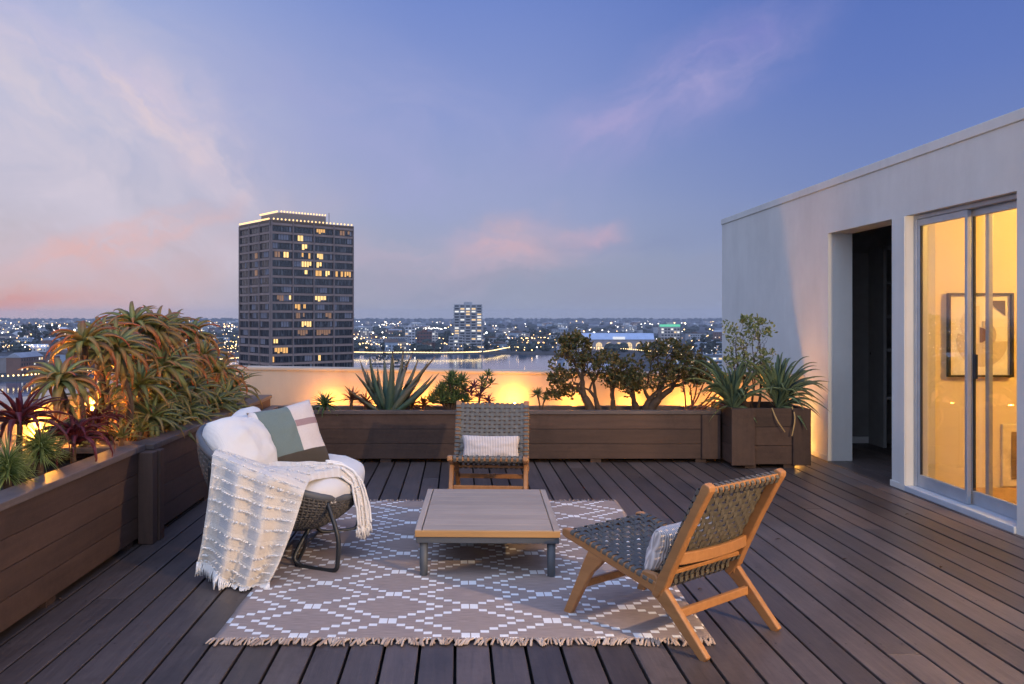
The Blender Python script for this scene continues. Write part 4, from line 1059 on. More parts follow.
# jade trees
def jade(label,bases,tips,leafn,seed,group,name='jade_tree',cat='jade tree',lm='jade',bk='bark',rs=1.0,ls=1.0,zb=None):
    """stems from the bases fork towards clustered heads at the tip points"""
    rr=random.Random(seed); t=thing(name,label,cat,bases[0],0,group)
    tr=MB(); fo=MB()
    groups={i:[] for i in range(len(bases))}
    for p in tips:
        k=min(range(len(bases)),key=lambda i:abs(p.x-bases[i][0])+rr.uniform(0,.12)); groups[k].append(p)
    def grow(base,pts,r,up):
        base=Vector(base)
        if len(pts)==1:
            p=pts[0]; m_=base.lerp(p,.5)+Vector((rr.uniform(-.02,.02),rr.uniform(-.02,.02),-.015+.0))
            tr.tube(crom([base,m_,p],4),[r*(1-.5*i/8) for i in range(9)],5)
            for i in range(leafn):
                az=rr.uniform(0,6.28); pit=rr.uniform(-.5,1.4); q=p+Vector((rr.uniform(-.028,.028),rr.uniform(-.028,.028),rr.uniform(-.03,.03)))
                Lf=rr.uniform(.026,.046)*ls; g=rr.random()
                d=Vector((math.cos(az)*math.cos(pit),math.sin(az)*math.cos(pit),math.sin(pit))); s=d.cross(Vector((rr.uniform(-1,1),rr.uniform(-1,1),rr.uniform(-1,1)))).normalized(); n_=d.cross(s)
                w_=Lf*.36
                vs=[q,q+d*Lf*.45+s*w_*.8,q+d*Lf*.85+s*w_*.75,q+d*Lf,q+d*Lf*.85-s*w_*.75,q+d*Lf*.45-s*w_*.8,q+d*Lf*.6+n_*.006]
                fo.add(vs,[(0,1,6),(1,2,6),(2,3,6),(3,4,6),(4,5,6),(5,0,6)],[(0,g,0),(.4,g,0),(.9,g,0),(1,g,0),(.9,g,0),(.4,g,0),(.5,g,0)])
            return
        cen=sum(pts,Vector())/len(pts)
        f=.34 if len(pts)>6 else .45
        nx_=base.lerp(cen,f)+Vector((rr.uniform(-.015,.015),rr.uniform(-.02,.02),0))
        tr.tube(crom([base,base.lerp(nx_,.5)+Vector((rr.uniform(-.012,.012),rr.uniform(-.012,.012),.01)),nx_],4),[r*(1-.25*i/8) for i in range(9)],6)
        sp=[max(p[i] for p in pts)-min(p[i] for p in pts) for i in range(3)]; ax_=sp.index(max(sp)); s=sorted(pts,key=lambda p:p[ax_]); h=len(s)//2
        r2=r*.75
        grow(nx_,s[:h],r2*math.sqrt(max(.35,h/len(s)*1.3)),up); grow(nx_,s[h:],r2*math.sqrt(max(.35,(len(s)-h)/len(s)*1.3)),up)
    for i,b_ in enumerate(bases):
        if groups[i]: grow(b_,groups[i],(.018+.0032*math.sqrt(len(groups[i]))*1.4)*rs,0)
    tr.build('trunk',M[bk],t,smooth=True); fo.build('crown',M[lm],t)
def scatter(rr,blobs,n,depth):
    out=[]
    for _ in range(n):
        x,y,rx,ry=rr.choice(blobs); a=rr.uniform(0,6.28); q=math.sqrt(rr.random()); out.append(P(x+rx*q*math.cos(a),y+ry*q*math.sin(a),depth+rr.uniform(-.16,.16)))
    return out
rr=random.Random(5)
B=lambda x,Y=8.52:(P(x,411,Y).x,Y,.42)
jade('dense jade tree on a thick trunk, left of the pair above the rear planter',[B(592),B(599),B(613)],scatter(rr,[(578,352,18,13),(573,365,26,14),(598,366,24,13),(556,377,16,9),(606,362,14,9),(574,343,16,9),(562,392,16,6),(608,380,14,12)],190,8.52),12,11,'jade trees in the rear planter',rs=.72)
jade('spreading jade tree with reddish leaf heads, right of the pair above the rear planter',[B(643),B(648),B(636)],scatter(rr,[(662,350,22,8),(668,352,28,10),(640,368,24,10),(690,362,18,10),(625,368,14,12),(672,374,26,10),(700,378,12,8),(632,385,12,10),(618,378,10,10),(650,382,20,8),(686,376,20,10),(700,366,12,10),(668,364,28,12)],280,8.5),11,12,'jade trees in the rear planter',rs=.72)
# reddish open branched succulent between the jades and the corner box
t=thing('bare_branched_succulent','open reddish branched succulent leaning between jade tree and corner planter','succulent',(P(690,410,8.45).x,8.45,.42))
mb=MB(); fo=MB()
for (x,y) in ((706,377),(716,385),(699,372),(724,392),(690,386),(712,398),(683,380),(728,378)):
    b_=Vector((P(684+rnd.uniform(-4,8),410,8.45).x,8.45,.42)); p=P(x,y,8.45+rnd.uniform(-.1,.1)); mb.tube(crom([b_,b_.lerp(p,.5)+Vector((.02,0,-.04)),p],5),[.010*(1-.05*i) for i in range(11)],5)
    for i in range(10): leaf(fo,p.lerp(b_,rnd.uniform(0,.35)),rnd.uniform(0,6.28),rnd.uniform(-.2,1.3),.05,.014,.4,seg=3)
mb.build('trunk',M['redb'] if 'redb' in M else M.setdefault('redb',simple('red_bark',srgb(120,68,46),.8,var=.3)),t,smooth=True); fo.build('crown',M['shrub'],t)
# corner shrub and strappy agave
rr=random.Random(3)
tips=scatter(rr,[(760,335,12,14),(748,350,18,14),(727,328,9,9),(733,342,14,12),(765,358,10,12),(755,372,14,10),(740,365,14,10),(750,322,10,6)],95,8.45)
bs=[(P(x,410,8.4+d).x,8.4+d,.47) for x,d in ((744,0),(752,.06),(739,-.05),(757,.03))]
jade('airy yellow green shrub rising from the corner planter box',bs,tips,9,21,None,'leafy_shrub','shrub','shrub','bark',.33,.95)
SG2='strappy agaves in the corner planter'
def strappy(label,c,tips):
    c=Vector(c); t=thing('strap_leaf_agave',label,'agave',tuple(c),0,SG2); mb=MB()
    x0_=CX+c.x*F/c.y; tips=tips+[(x0_+rnd.choice((-1,1))*rnd.uniform(6,56),rnd.uniform(356,402)+rnd.uniform(0,26)*(rnd.random()<.35),rnd.uniform(-.26,.12),rnd.uniform(.045,.06)) for _ in range(34)]
    for (x,y,dy,w) in tips:
        w*=1.0
        tip=P(x,y,c.y+dy); v=tip-c; hx_=math.hypot(v.x,v.y); az=math.atan2(v.y,v.x)
        # arc from c to tip: quadratic with a raised control point
        k=Vector((c.x+v.x*.45,c.y+v.y*.45,max(c.z+.12,tip.z+(.16 if tip.z<c.z+.2 else -.02)+hx_*.15)))
        seg=11; pts=[c.lerp(k,i/seg).lerp(k.lerp(tip,i/seg),i/seg) for i in range(seg+1)]
        side=Vector((-math.sin(az),math.cos(az),.0)); side=(side*.75+Vector((0,0,.35))).normalized(); g=rnd.random()
        vs=[];cs=[]
        for i,q in enumerate(pts):
            tt=i/seg; ww=w*(.7+.6*tt if tt<.4 else .94*max(0.02,1-(tt-.4)/.6)**.7)*.5
            d=(pts[min(i+1,seg)]-pts[max(i-1,0)]).normalized(); s=(side-d*side.dot(d)).normalized(); up=s.cross(d)
            if up.z<0: up=-up
            vs+=[q-s*ww+up*ww*.35,q+s*ww+up*ww*.35,q-up*ww*.3]; cs+=[(tt,g,0)]*3
        fs=[]
        for i in range(seg):
            a=i*3; fs+=[(a,a+1,a+4,a+3),(a+1,a+2,a+5,a+4),(a+2,a,a+3,a+5)]
        mb.add(vs,fs,cs)
    mb.build('rosette',M['strapl'],t,smooth=True)
strappy('strap leaved agave with long arching leaves, left half of the corner box',P(733,412,8.2),[(703,368,.0,.055),(712,388,-.1,.05),(700,398,-.1,.05),(726,367,.1,.055),(731,362,.0,.055),(740,366,.1,.05),(748,372,-.05,.05),(716,378,.1,.05),(708,404,-.25,.05),(760,385,-.1,.05),(757,423,-.27,.05),(745,380,-.2,.05),(722,372,-.1,.05),(694,410,.0,.045),(698,382,-.1,.05),(720,364,.05,.05),(735,370,-.15,.05),(752,363,.1,.05),(764,372,.0,.05),(709,378,.1,.045),(718,392,-.2,.05),(730,384,-.2,.05),(746,392,-.22,.05),(702,394,.1,.045),(757,395,-.2,.05)])
strappy('strap leaved agave spilling over the right side of the corner box',P(778,410,8.18),[(783,352,.0,.055),(791,358,.05,.055),(775,362,.1,.05),(768,370,-.1,.055),(762,383,.0,.05),(799,373,-.1,.05),(815,378,.0,.05),(822,390,-.1,.055),(828,393,-.2,.045),(812,397,-.2,.05),(820,415,-.25,.05),(807,430,-.3,.06),(800,398,-.2,.05),(788,366,-.2,.05),(770,395,-.25,.05),(796,386,.1,.05),(783,375,-.1,.05),(810,385,.15,.05),(787,358,.1,.05),(778,354,.1,.05),(795,366,.0,.05),(805,371,.1,.05),(818,400,.0,.05),(825,405,-.1,.045),(760,376,.1,.05),(772,380,-.2,.05),(790,390,-.25,.05),(804,410,-.28,.055),(764,398,-.2,.05),(800,380,.0,.05),(781,368,-.1,.05)])
t=MB(); 
for p in ([P(772,408,8.0),P(777,420,7.94),P(785,432,7.93)],[P(792,407,8.0),P(795,418,7.94),P(792,436,7.93)]): t.tube(crom(p,5),[.006]*11,5)
tag(t.build('dry_leaf',simple('dry_leaf',srgb(170,140,90),.8),origin=P(780,415,7.95)),'thin dry straw coloured leaves hanging down the front of the corner box','dry leaf')

M['litter']=simple('leaf_litter',srgb(74,54,38),.9)
for (x,y) in ((941,568),(907,515),(186,481),(700,590),(845,560),(778,540),(60,600),(640,478)):
    Y=H*F/(y-CY); X_=(x-CX)*Y/F; a=rnd.uniform(0,6.28); L=rnd.uniform(.012,.022); w_=L*.4; d=Vector((math.cos(a),math.sin(a),0)); q=Vector((-d.y,d.x,0)); c=Vector((X_,Y,.0035))
    mb=MB(); V=[c-d*L,c-d*L*.3+q*w_+Vector((0,0,.004)),c+d*L*.5+q*w_*.8+Vector((0,0,.005)),c+d*L,c+d*L*.5-q*w_*.8+Vector((0,0,.004)),c-d*L*.3-q*w_+Vector((0,0,.005))]
    mb.quadprism(V[::1],(0,0,.0012)); tag(mb.build('fallen_leaf',M['litter'],origin=c),'tiny curled dry leaf lying on the deck boards','leaf','dry leaves fallen on the deck')
# ------------------------------------------------------------------ city, lake and towers
GZ=-45.0
def Q(x,y,z=GZ):
    """point at height z seen at picture place x, y (y below the horizon)"""
    Y=(H-z)*F/(y-CY); return Vector(((x-CX)*Y/F,Y,z))
M['land']=simple('city_ground',(.035,.04,.042),.95,var=.5,scale=.02,bump=0)
mb=MB(); mb.add([(-9300,-400,GZ-.5),(9300,-400,GZ-.5),(9300,9300,GZ-.5),(-9300,9300,GZ-.5)],[(0,1,2,3)]); tag(mb.build('ground',M['land']),kind='structure')
# own building below the terrace
mb=MB(); mb.box(-2.76,8.7,-14,9.22,GZ,-.31); tag(mb.build('apartment_tower_below',M['bwall']),'cream apartment tower carrying the terrace','building')
m,nt,b=newmat('lake_water'); c0=nt.coord()
setp(nt,b,col=(.05,.09,.17),rough=.05,spec=.6,normal=nt.bump(nt.math('ADD',nt.noise(nt.mapping(c0,scale=(.10,.16,1)),1,4,.6),0),  .06,1.0))
shore=[(-400,386),(0,382),(60,379),(130,371),(245,359),(350,355),(470,354),(560,355),(592,358),(625,366),(660,384),(660,402)]
near=[(200,402),(130,430),(-400,450)]
lk=[Q(x,y,GZ+.0) for x,y in shore+near]
mb=MB(); mb.add(lk,[tuple(range(len(lk)))[::-1]]); lo=mb.build('lake_water',m); tag(lo,kind='structure')
# shore bank: a low dark embankment
mb=MB(); bank=[Q(x,y,GZ) for x,y in shore[:9]]
bank=crom(bank,4); vs=[]; fs=[]
for p in bank:
    o=Vector((p.x,p.y,0)).normalized(); vs+=[p+Vector((0,0,-.4)),p+o*3+Vector((0,0,1.2)),p+o*30+Vector((0,0,2.2)),p+o*60+Vector((0,0,-.6))]
k=len(bank)
for i in range(k-1):
    for j in range(3): fs.append((i*4+j,i*4+j+1,i*4+5+j,i*4+4+j))
mb.add(vs,fs); tag(mb.build('shore_bank',simple('shore_bank',(.045,.042,.036),.95,var=.4,scale=.2,bump=0)),kind='structure')
def inlake(p):
    ins=False; n=len(lk)
    for i in range(n):
        a,b_=lk[i],lk[(i+1)%n]
        if (a.y>p.y)!=(b_.y>p.y) and p.x<(b_.x-a.x)*(p.y-a.y)/(b_.y-a.y)+a.x: ins=not ins
    return ins
# --- dark glass apartment tower
pier_m=simple('tower_pier',(.20,.155,.145),.8,var=.15,scale=.3,bump=0); band_m=simple('tower_floor_band',(.25,.18,.155),.8,var=.15,scale=.3,bump=0); span_m=simple('tower_spandrel',(.05,.042,.040),.6,var=.2,scale=.5,bump=0)
m,nt,b=newmat('tower_glass'); u,v,w_=nt.sep(nt.coord('Object')); a=nt.attr()
setp(nt,b,col=nt.mix(nt.math('GREATER_THAN',nt.noise(nt.mapping(nt.coord(),scale=(.9,.9,.12)),1.2,2,.5),.56),(.012,.016,.024),(.07,.075,.085)),rough=.12,spec=.45); tg=m
curt=simple('tower_curtain',(.17,.17,.20),.6,var=.3,scale=2,bump=0)
lits=[emit('lit_room_amber',(1,.52,.13),1.1),emit('lit_room_gold',(1,.64,.22),1.6),emit('lit_room_dim',(.9,.45,.2),.32)]
C=P(271,317,340); C.z=0; Rt=Vector((P(352.5,317,364.8).x,364.8,0)); Lf=Vector((P(240.5,317,362.3).x,362.3,0))
tw=thing('glass_tower','dark glazed apartment tower with string lit crown across the lake','apartment tower',(C.x,C.y,GZ))
topz=38.2; fh=3.36; nfl=24
Bk=Rt+Lf-C
mb=MB(); mb.quadprism([v_+Vector((0,0,GZ)) for v_ in (C*1.0,Rt,Bk,Lf)],(0,0,topz-GZ-1.2)); 
mb.build('core',span_m,tw)
def facade(A,B,bays,limit):
    e=(B-A); L=e.length; e.normalize(); nrm=Vector((e.y,-e.x,0)) 
    if nrm.dot(Vector((0,-1,0)))<0: nrm=-nrm
    bw=L/bays
    mbp=MB()
    for k in range(bays+1):
        c=A+e*(bw*k); hw=.22
        a_,b_=c-e*hw,c+e*hw
        mbp.quadprism([a_+Vector((0,0,GZ)),b_+Vector((0,0,GZ)),b_+nrm*.75+Vector((0,0,GZ)),a_+nrm*.75+Vector((0,0,GZ))],(0,0,topz-GZ-.1))
    mbp.build('pier',pier_m,tw)
    mbs=MB()
    for f in range(nfl):
        z1=topz-1.2-f*fh; a_,b_=A,B
        mbs.quadprism([a_+Vector((0,0,z1-.36)),b_+Vector((0,0,z1-.36)),b_+nrm*.5+Vector((0,0,z1-.36)),a_+nrm*.5+Vector((0,0,z1-.36))],(0,0,.85))
    mbs.build('floor_band',band_m,tw)
    return e,nrm,bw
LIT={(0,2):[(.1,.6,0)],(0,3):[(.3,.9,2)],(1,1):[(.2,.5,1)],(2,1):[(.42,.9,1)],(3,0):[(.55,.85,1),(.1,.4,2)],(3,1):[(.4,.9,0)],(3,2):[(.12,.48,1)],(4,1):[(.4,.95,1)],(4,2):[(.1,.55,1)],
     (5,1):[(.55,.75,1)],(5,2):[(.05,.4,0),(.6,.98,1)],(5,3):[(.05,.5,0),(.55,.95,0)],(8,0):[(.85,.98,1),(.1,.6,2)],(8,2):[(.02,.65,1)],(9,1):[(.05,.95,0)],(10,2):[(.6,.95,2)],(11,1):[(.4,.95,1)],(12,1):[(.2,.9,2)],(12,2):[(.1,.9,2)],
     (13,0):[(.05,.3,1)],(14,0):[(.1,.95,0)],(15,2):[(.2,.35,1)],(15,0):[(.0,.1,0)],(10,1):[(.1,.6,2)],(0,0):[]}
count=0
def windows(A,B,bays,lit,face):
    global count
    e,nrm,bw=facade(A,B,bays,0); rest=MB()
    for f in range(nfl):
        z1=topz-1.2-f*fh-.34; z0=z1-2.35
        if GZ>z0: continue
        for k in range(bays):
            a_=A+e*(bw*k+.5); wid=bw-1.0
            vis=f<17; mb=MB() if vis and count<100 else rest
            def q(s0,s1,off,za,zb,mb_,mi=0,c=(0,0,0)):
                p0,p1=a_+e*(wid*s0)+nrm*off,a_+e*(wid*s1)+nrm*off
                mb_.quadprism([p0+Vector((0,0,za)),p1+Vector((0,0,za)),p1+Vector((0,0,zb)),p0+Vector((0,0,zb))],tuple(-nrm*.12),c,mi)
            nm=7 if face=='R' else 6
            q(0,1,.16,z0,z1,mb,0)
            for i in range(nm+1): q(max(0,i/nm-.007),min(1,i/nm+.007),.24,z0,z1,mb,1)
            if rnd.random()<.3:
                s=rnd.randrange(nm); s2=min(nm,s+rnd.randint(1,5)); q(s/nm+.02,s2/nm-.02,.19,z0+.2,z1-.05,mb,2)
            if mb is not rest:
                w_=mb.build('window',[tg,span_m,curt],tw); count+=1
                ll=lit.get((f,k),[]) if face=='R' else ([(.2,.5,2)] if (f,k) in((3,1),(5,1),(10,2),(12,0)) else [])
                for (s0,s1,kind) in ll:
                    n_=max(1,round((s1-s0)*nm))
                    for i in range(n_):
                        if rnd.random()<.1: continue
                        mb2=MB()
                        xa=s0+(s1-s0)*i/n_+.015; xb=s0+(s1-s0)*(i+1)/n_-.015
                        p0,p1=a_+e*(wid*xa)+nrm*.215,a_+e*(wid*xb)+nrm*.215; zb=z1-.08; za=z0+rnd.choice([.15,.15,.7])
                        mb2.quadprism([p0+Vector((0,0,za)),p1+Vector((0,0,za)),p1+Vector((0,0,zb)),p0+Vector((0,0,zb))],tuple(-nrm*.03)); mb2.build('lit_pane',lits[kind],w_)

    if rest.v: tag(rest.build('windows_below',[tg,span_m,curt],tw),kind='stuff')
windows(C,Rt,4,LIT,'R'); windows(C,Lf,3,{},'L')
mb=MB(); cen=(C+Bk)/2
def ringbox(mb,s,z0,z1):
    q=[cen+(v_-cen)*s+Vector((0,0,z0)) for v_ in (C,Rt,Bk,Lf)]; mb.quadprism(q,(0,0,z1-z0))
ringbox(mb,1.025,topz-1.9,topz+.3); mb.build('roof_parapet',simple('tower_crown',(.10,.07,.05),.8,var=.1,bump=0),tw)
pc=cen+Vector((-2.5,-4,0)); ex_=(Rt-C).normalized(); ey_=(Lf-C).normalized()
a0=C+ex_*0.0+ey_*8+Vector((0,0,0)); 
pen=[C+ex_*5.5+ey_*4,C+ex_*27+ey_*4,C+ex_*27+ey_*20,C+ex_*5.5+ey_*20]
mb=MB(); mb.quadprism([p+Vector((0,0,topz+.31)) for p in pen],(0,0,3.6)); mb.build('roof_penthouse',simple('tower_penthouse',(.22,.18,.16),.8,var=.1,bump=0),tw)
mb=MB()
cbm=emit('crown_bulb',(1,.62,.25),2.0)
def bulbs(A,B,n,z,off=.6,r=.36):
    e=(B-A); nn=Vector((e.y,-e.x,0)).normalized()
    if nn.y>0: nn=-nn
    for i in range(n):
        p=A+e*((i+.5)/n)+nn*off+Vector((0,0,z)); MB().blob(p,r,r,r,nu=6,nv=4).build('roof_bulb',cbm,tw)
bulbs(C,Rt,22,topz+.75); bulbs(C,Lf,22,topz+.75,r=.36); bulbs(pen[0],pen[1],16,topz+4.3); bulbs(pen[0],pen[3],16,topz+4.3)
mb=MB(); p=pen[1]+ex_*1.5+Vector((0,0,topz)); mb.tube([p,p+Vector((0,0,5.5))],.12,5); mb.build('mast',span_m,tw)

# --- mid distance buildings
conc=simple('pale_concrete',(.30,.31,.33),.85,var=.15,scale=.2,bump=0)
litw=[emit('city_window_white',(.95,.92,.85),1.1),emit('city_window_warm',(1,.66,.3),1.1)]
darkg=simple('city_dark_glass',(.03,.04,.055),.2,var=.3,scale=.3,bump=0)
def block(name,label,x0,x1,ytop,ybase,wallm,group=None,floors=None,depth=.6,litp=.25,bays=4,parts=True,rot=0.0,bal=False):
    """upright block whose front spans x0..x1 and ytop..ybase of the picture, standing on the ground"""
    b0=Q((x0+x1)/2,ybase); Y=b0.y; wd=(x1-x0)*Y/F; ht=(ybase-ytop)*Y/F
    t=thing(name,label,'building',tuple(b0),rot,group); Mw=WORLD[t.name]
    MB().box(-wd/2,wd/2,0,wd*depth,0,ht,M=Mw).build('wall',wallm,t)
    floors=floors or max(2,int(ht/3.6)); fh_=ht/floors
    mb=MB(); mb.box(-wd/2-.2,wd/2+.2,-.25,wd*depth+.2,ht,ht+.8,M=Mw); mb.box(-wd*.15,wd*.15,wd*.1,wd*.35,ht+.8,ht+4,M=Mw); mb.build('roof',wallm,t)
    n=0
    for f in range(floors):
        if bal: 
            mb=MB(); mb.box(-wd/2-.8,wd/2+.8,-1.6,wd*depth+.3,f*fh_+.05,f*fh_+1.2,M=Mw); mb.build('balcony',conc,t)
        for k in range(bays):
            if n>=95: break
            xa=-wd/2+wd*(k+.15)/bays; xb=-wd/2+wd*(k+.85)/bays; lit=rnd.random()<litp
            MB().box(xa,xb,-.12,-.02,f*fh_+fh_*.32,f*fh_+fh_*.85,M=Mw).build('window',rnd.choice(litw) if lit else darkg,t); n+=1
    return t
block('balcony_tower','pale balconied high rise with white lit floors on the far lake shore',454,482,305,351.5,conc,floors=17,bays=5,litp=.38,bal=True,depth=.7)
block('city_building','lower balconied annex joined to the foot of the lakeside high rise',449,463,337,352.5,conc,floors=5,bays=3,litp=.3,bal=True)
brick=simple('dark_red_brick',(.13,.06,.05),.9,var=.2,scale=.2,bump=0)
block('city_building','dark red windowless looking block between the pale slabs across the lake',417,432,332,345,brick,floors=4,bays=5,litp=.08)
block('city_building','narrow pale slab block left of the dark red block',405,415,327,344,simple('pale_slab',(.42,.43,.46),.85,var=.1,scale=.2,bump=0),floors=6,bays=3,litp=.12)
block('city_building','narrow pale slab block right of the dark red block, lit at its foot',432,438,333,345,simple('warm_slab',(.5,.46,.42),.85,var=.1,scale=.2,bump=0),floors=5,bays=2,litp=.3)
gt=block('green_topped_block','concrete office block with green lit top storey right of the arched hall',661,680,325,349,simple('office_concrete',(.34,.32,.31),.85,var=.1,scale=.2,bump=0),floors=8,bays=6,litp=.12)
b0=Q(670.5,349); Mw=WORLD[gt.name]; wd=19*b0.y/F; ht=24*b0.y/F
MB().box(-wd/2-.3,wd/2+.3,-.4,wd*.3,ht-2.6,ht+.9,M=Mw).build('lit_crown',emit('green_neon',(.15,.8,.5),.8),gt)
# arched hall
b0=Q(619,351); Y=b0.y; s=Y/F; t=thing('arched_hall','long hall with row of glowing arches and pale blue roof','hall',tuple(b0)); Mw=WORLD[t.name]
mb=MB(); W2=36*s
stone=simple('hall_stone',(.26,.24,.26),.85,var=.15,scale=.2,bump=0)
mb.box(-W2,W2,0,30,0,11.5*s,M=Mw); mb.build('wall',stone,t)
mb=MB(); mb.quadprism([Mw@Vector(p) for p in ((-W2*1.02,-1,11.5*s),(-W2*1.02,44,11.5*s),(-W2*.98,36,17.5*s),(-W2*.98,14,17.5*s))],(W2*2.0,0,0)); mb.build('roof',simple('hall_roof',(.36,.44,.58),.6,var=.1,scale=.1,bump=0),t)
mb=MB(); mb.box(-8,8,-1.5,3,11.6*s,14.2*s,M=Mw); mb.build('parapet_sign',emit('hall_sign_light',(.9,.92,1),.9),t)
for k in range(7):
    cx_=(-30+k*10)*s; r=3.1*s; pts=[Vector((cx_-r,-.35,1.2*s)),Vector((cx_+r,-.35,1.2*s))]+[Vector((cx_+r*math.cos(a_),-.35,5.6*s+r*math.sin(a_))) for a_ in [math.pi*i/10 for i in range(11)]]
    mb=MB(); mb.quadprism([Mw@p for p in pts],(0,.3,0)); ar=mb.build('arch_window',emit('arch_glow',(1,.70,.34),1.1) if k==0 else bpy.data.materials['arch_glow'],t)
    mb=MB()
    for dx in (-.35,.35): mb.box(cx_+dx*r-.3,cx_+dx*r+.3,-.55,-.36,1.2*s,7.5*s,M=Mw)
    mb.box(cx_-r,cx_+r,-.55,-.37,4.2*s,4.5*s,M=Mw); mb.build('mullion',stone,ar)
# --- low city of many small buildings
walls=[simple('city_wall_%s'%n,c,.9,var=.15,scale=.1,bump=0) for n,c in (('grey',(.28,.30,.33)),('pale',(.52,.53,.55)),('tan',(.36,.31,.27)),('brick',(.16,.09,.07)),('blue',(.26,.32,.40)))]
roofs=[simple('city_roof_%s'%n,c,.9,var=.2,scale=.1,bump=0) for n,c in (('dark',(.06,.065,.075)),('grey',(.25,.27,.31)),('white',(.55,.58,.62)),('brown',(.10,.07,.055)))]
protos=[]
for k in range(16):
    rr=random.Random(100+k); mb=MB(); wd=rr.uniform(12,38); dp=rr.uniform(10,18); ht=rr.choice([5,6,7,8,10,13,16])*rr.uniform(.9,1.1)
    mb.box(-wd/2,wd/2,-dp/2,dp/2,-.5,ht,mi=0)
    if k%3==0:
        mb.quadprism([Vector((-wd/2-.4,-dp/2-.5,ht)),Vector((-wd/2-.4,dp/2+.5,ht)),Vector((-wd/2-.4,0,ht+dp*.25))],(wd+.8,0,0),mi=1)
    else:
        mb.box(-wd/2-.2,wd/2+.2,-dp/2-.2,dp/2+.2,ht+.0,ht+.6,mi=1); mb.box(-wd*.2,wd*.05,-2,2,ht+.6,ht+2.4,mi=1)
    nf=max(1,int(ht/3.3)); nb=int(wd/4)
    for f in range(nf):
        for j in range(nb):
            x=-wd/2+wd*(j+.5)/nb; mb.box(x-1.1,x+1.1,-dp/2-.12,-dp/2-.02,f*3.3+1,f*3.3+2.7,mi=2 if rr.random()>.2 else (3 if rr.random()<.6 else 4))
    protos.append((mb,[walls[k%5],roofs[(k*7)%4],darkg,litw[0],litw[1]]))
meshes=[]
n=0; rr=random.Random(42); tries=0; placed=[]
while n<270 and tries<6000:
    tries+=1
    yy=320.6+34*rr.random()**1.35 if rr.random()<.75 else 320.6+60*rr.random()
    xx=rr.uniform(-60,735)
    if 238<xx<354: continue
    if 445<xx<490 and yy>336: continue
    if 575<xx<690 and yy>338: continue
    if 400<xx<442 and 333<yy<350: continue
    p=Q(xx,yy)
    if inlake(p) or inlake(p+Vector((0,-25,0))) or inlake(p+Vector((0,-70,0))): continue
    if any((p.x-q.x)**2+(p.y-q.y)**2<(28+p.y*.006)**2 for q in placed): continue
    placed.append(p)
    k=rr.randrange(16); far=p.y>2600
    if n<16: 
        k=n; mb,ms=protos[k]; o=mb.build('city_building',ms); meshes.append(o.data)
    else:
        o=bpy.data.objects.new('city_building',meshes[k]); COL.objects.link(o)
    o.location=p; o.rotation_euler=(0,0,rr.choice([0,.2,-.25,.5,1.57,1.3])+rr.uniform(-.1,.1)); sc_=rr.uniform(.8,1.15)*(1.5 if far else 1); o.scale=(sc_,sc_,rr.uniform(.85,1.3))
    side='left of the dark tower' if xx<240 else ('between dark tower and balconied high rise' if xx<454 else 'right of the balconied high rise'); dist='far' if far else 'near'
    tag(o,f'low building in the {dist} city, {side}','building','low city buildings beyond the lake, '+dist+', '+side); n+=1
# --- trees of the city
treeM=simple('city_trees',(.032,.045,.04),.95,var=.5,scale=.15,bump=0)
mb=MB(); rr=random.Random(9); k=0; lumps=0
while lumps<1500:
    k+=1
    if k>20000: break
    yy=320.3+33*rr.random()**1.5; xx=rr.uniform(-90,800)
    p=Q(xx,yy)
    if inlake(p) or inlake(p+Vector((0,-20,0))): continue
    if 238<xx<354 and yy<352: continue
    lumps+=1; far=min(3.2,max(1,p.y/1300)); h=rr.uniform(5,11)*(1 if p.y<2500 else 1.2); r=h*rr.uniform(.5,.9)*far**.6
    mb.blob(p+Vector((0,0,h*.55)),r,r,h*.65,nu=6,nv=4)
for i in range(900):
    x=rr.uniform(-4600,4600)*1.15; y=rr.uniform(8450,8780); h=rr.uniform(14,34); mb.blob((x,y,GZ+12+h*.3),h*.7,h*.7,h*.6,nu=5,nv=3)
tag(mb.build('far_trees',treeM),'dark far off trees scattered as a mass through the low city',None,None,'stuff')
mb=MB(); n_=420; vs=[];fs=[]
for i in range(n_+1):
    x=-9200+18400*i/n_; z=GZ+11+7*mnoise.noise(Vector((i*.05,0,3)))+6*mnoise.noise(Vector((i*.23,5,3)))+7*abs(mnoise.noise(Vector((i*.9,5,3)))); z=max(z,GZ+4); vs+=[(x,8400,GZ-1),(x,8800,z),(x,9200,GZ-1)]
for i in range(n_):
    for j in range(2): fs.append((i*3+j,i*3+j+1,i*3+j+4,i*3+j+3))
mb.add(vs,fs); tag(mb.build('hills',simple('far_hills',(.03,.036,.036),.95,var=.3,scale=.01,bump=0)),kind='structure')
TG='lakeside trees'
tm=None
def lakeside(x,y,h,label,group=TG,w=.5):
    p=Q(x,y); s=p.y/F; hh=h*s; rr=random.Random(int(x*7+y))
    t=thing('lakeside_tree',label,'tree',tuple(p),0,group)
    MB().tube([p,p+Vector((0,0,hh*.5))],[hh*.05,hh*.03],6).build('trunk',M['bark'],t)
    mb=MB()
    for i in range(46):
        a=rr.uniform(0,6.28); q=math.sqrt(rr.random()); zz=rr.uniform(.22,1); r=hh*w*q*math.sqrt(max(.05,1-(2*zz-1.15)**2)); c=p+Vector((r*math.cos(a),r*math.sin(a),hh*zz*.93)); k=hh*rr.uniform(.06,.12); mb.blob(c,k,k,k*.8,nu=5,nv=3)
    mb.build('crown',treeM,t)
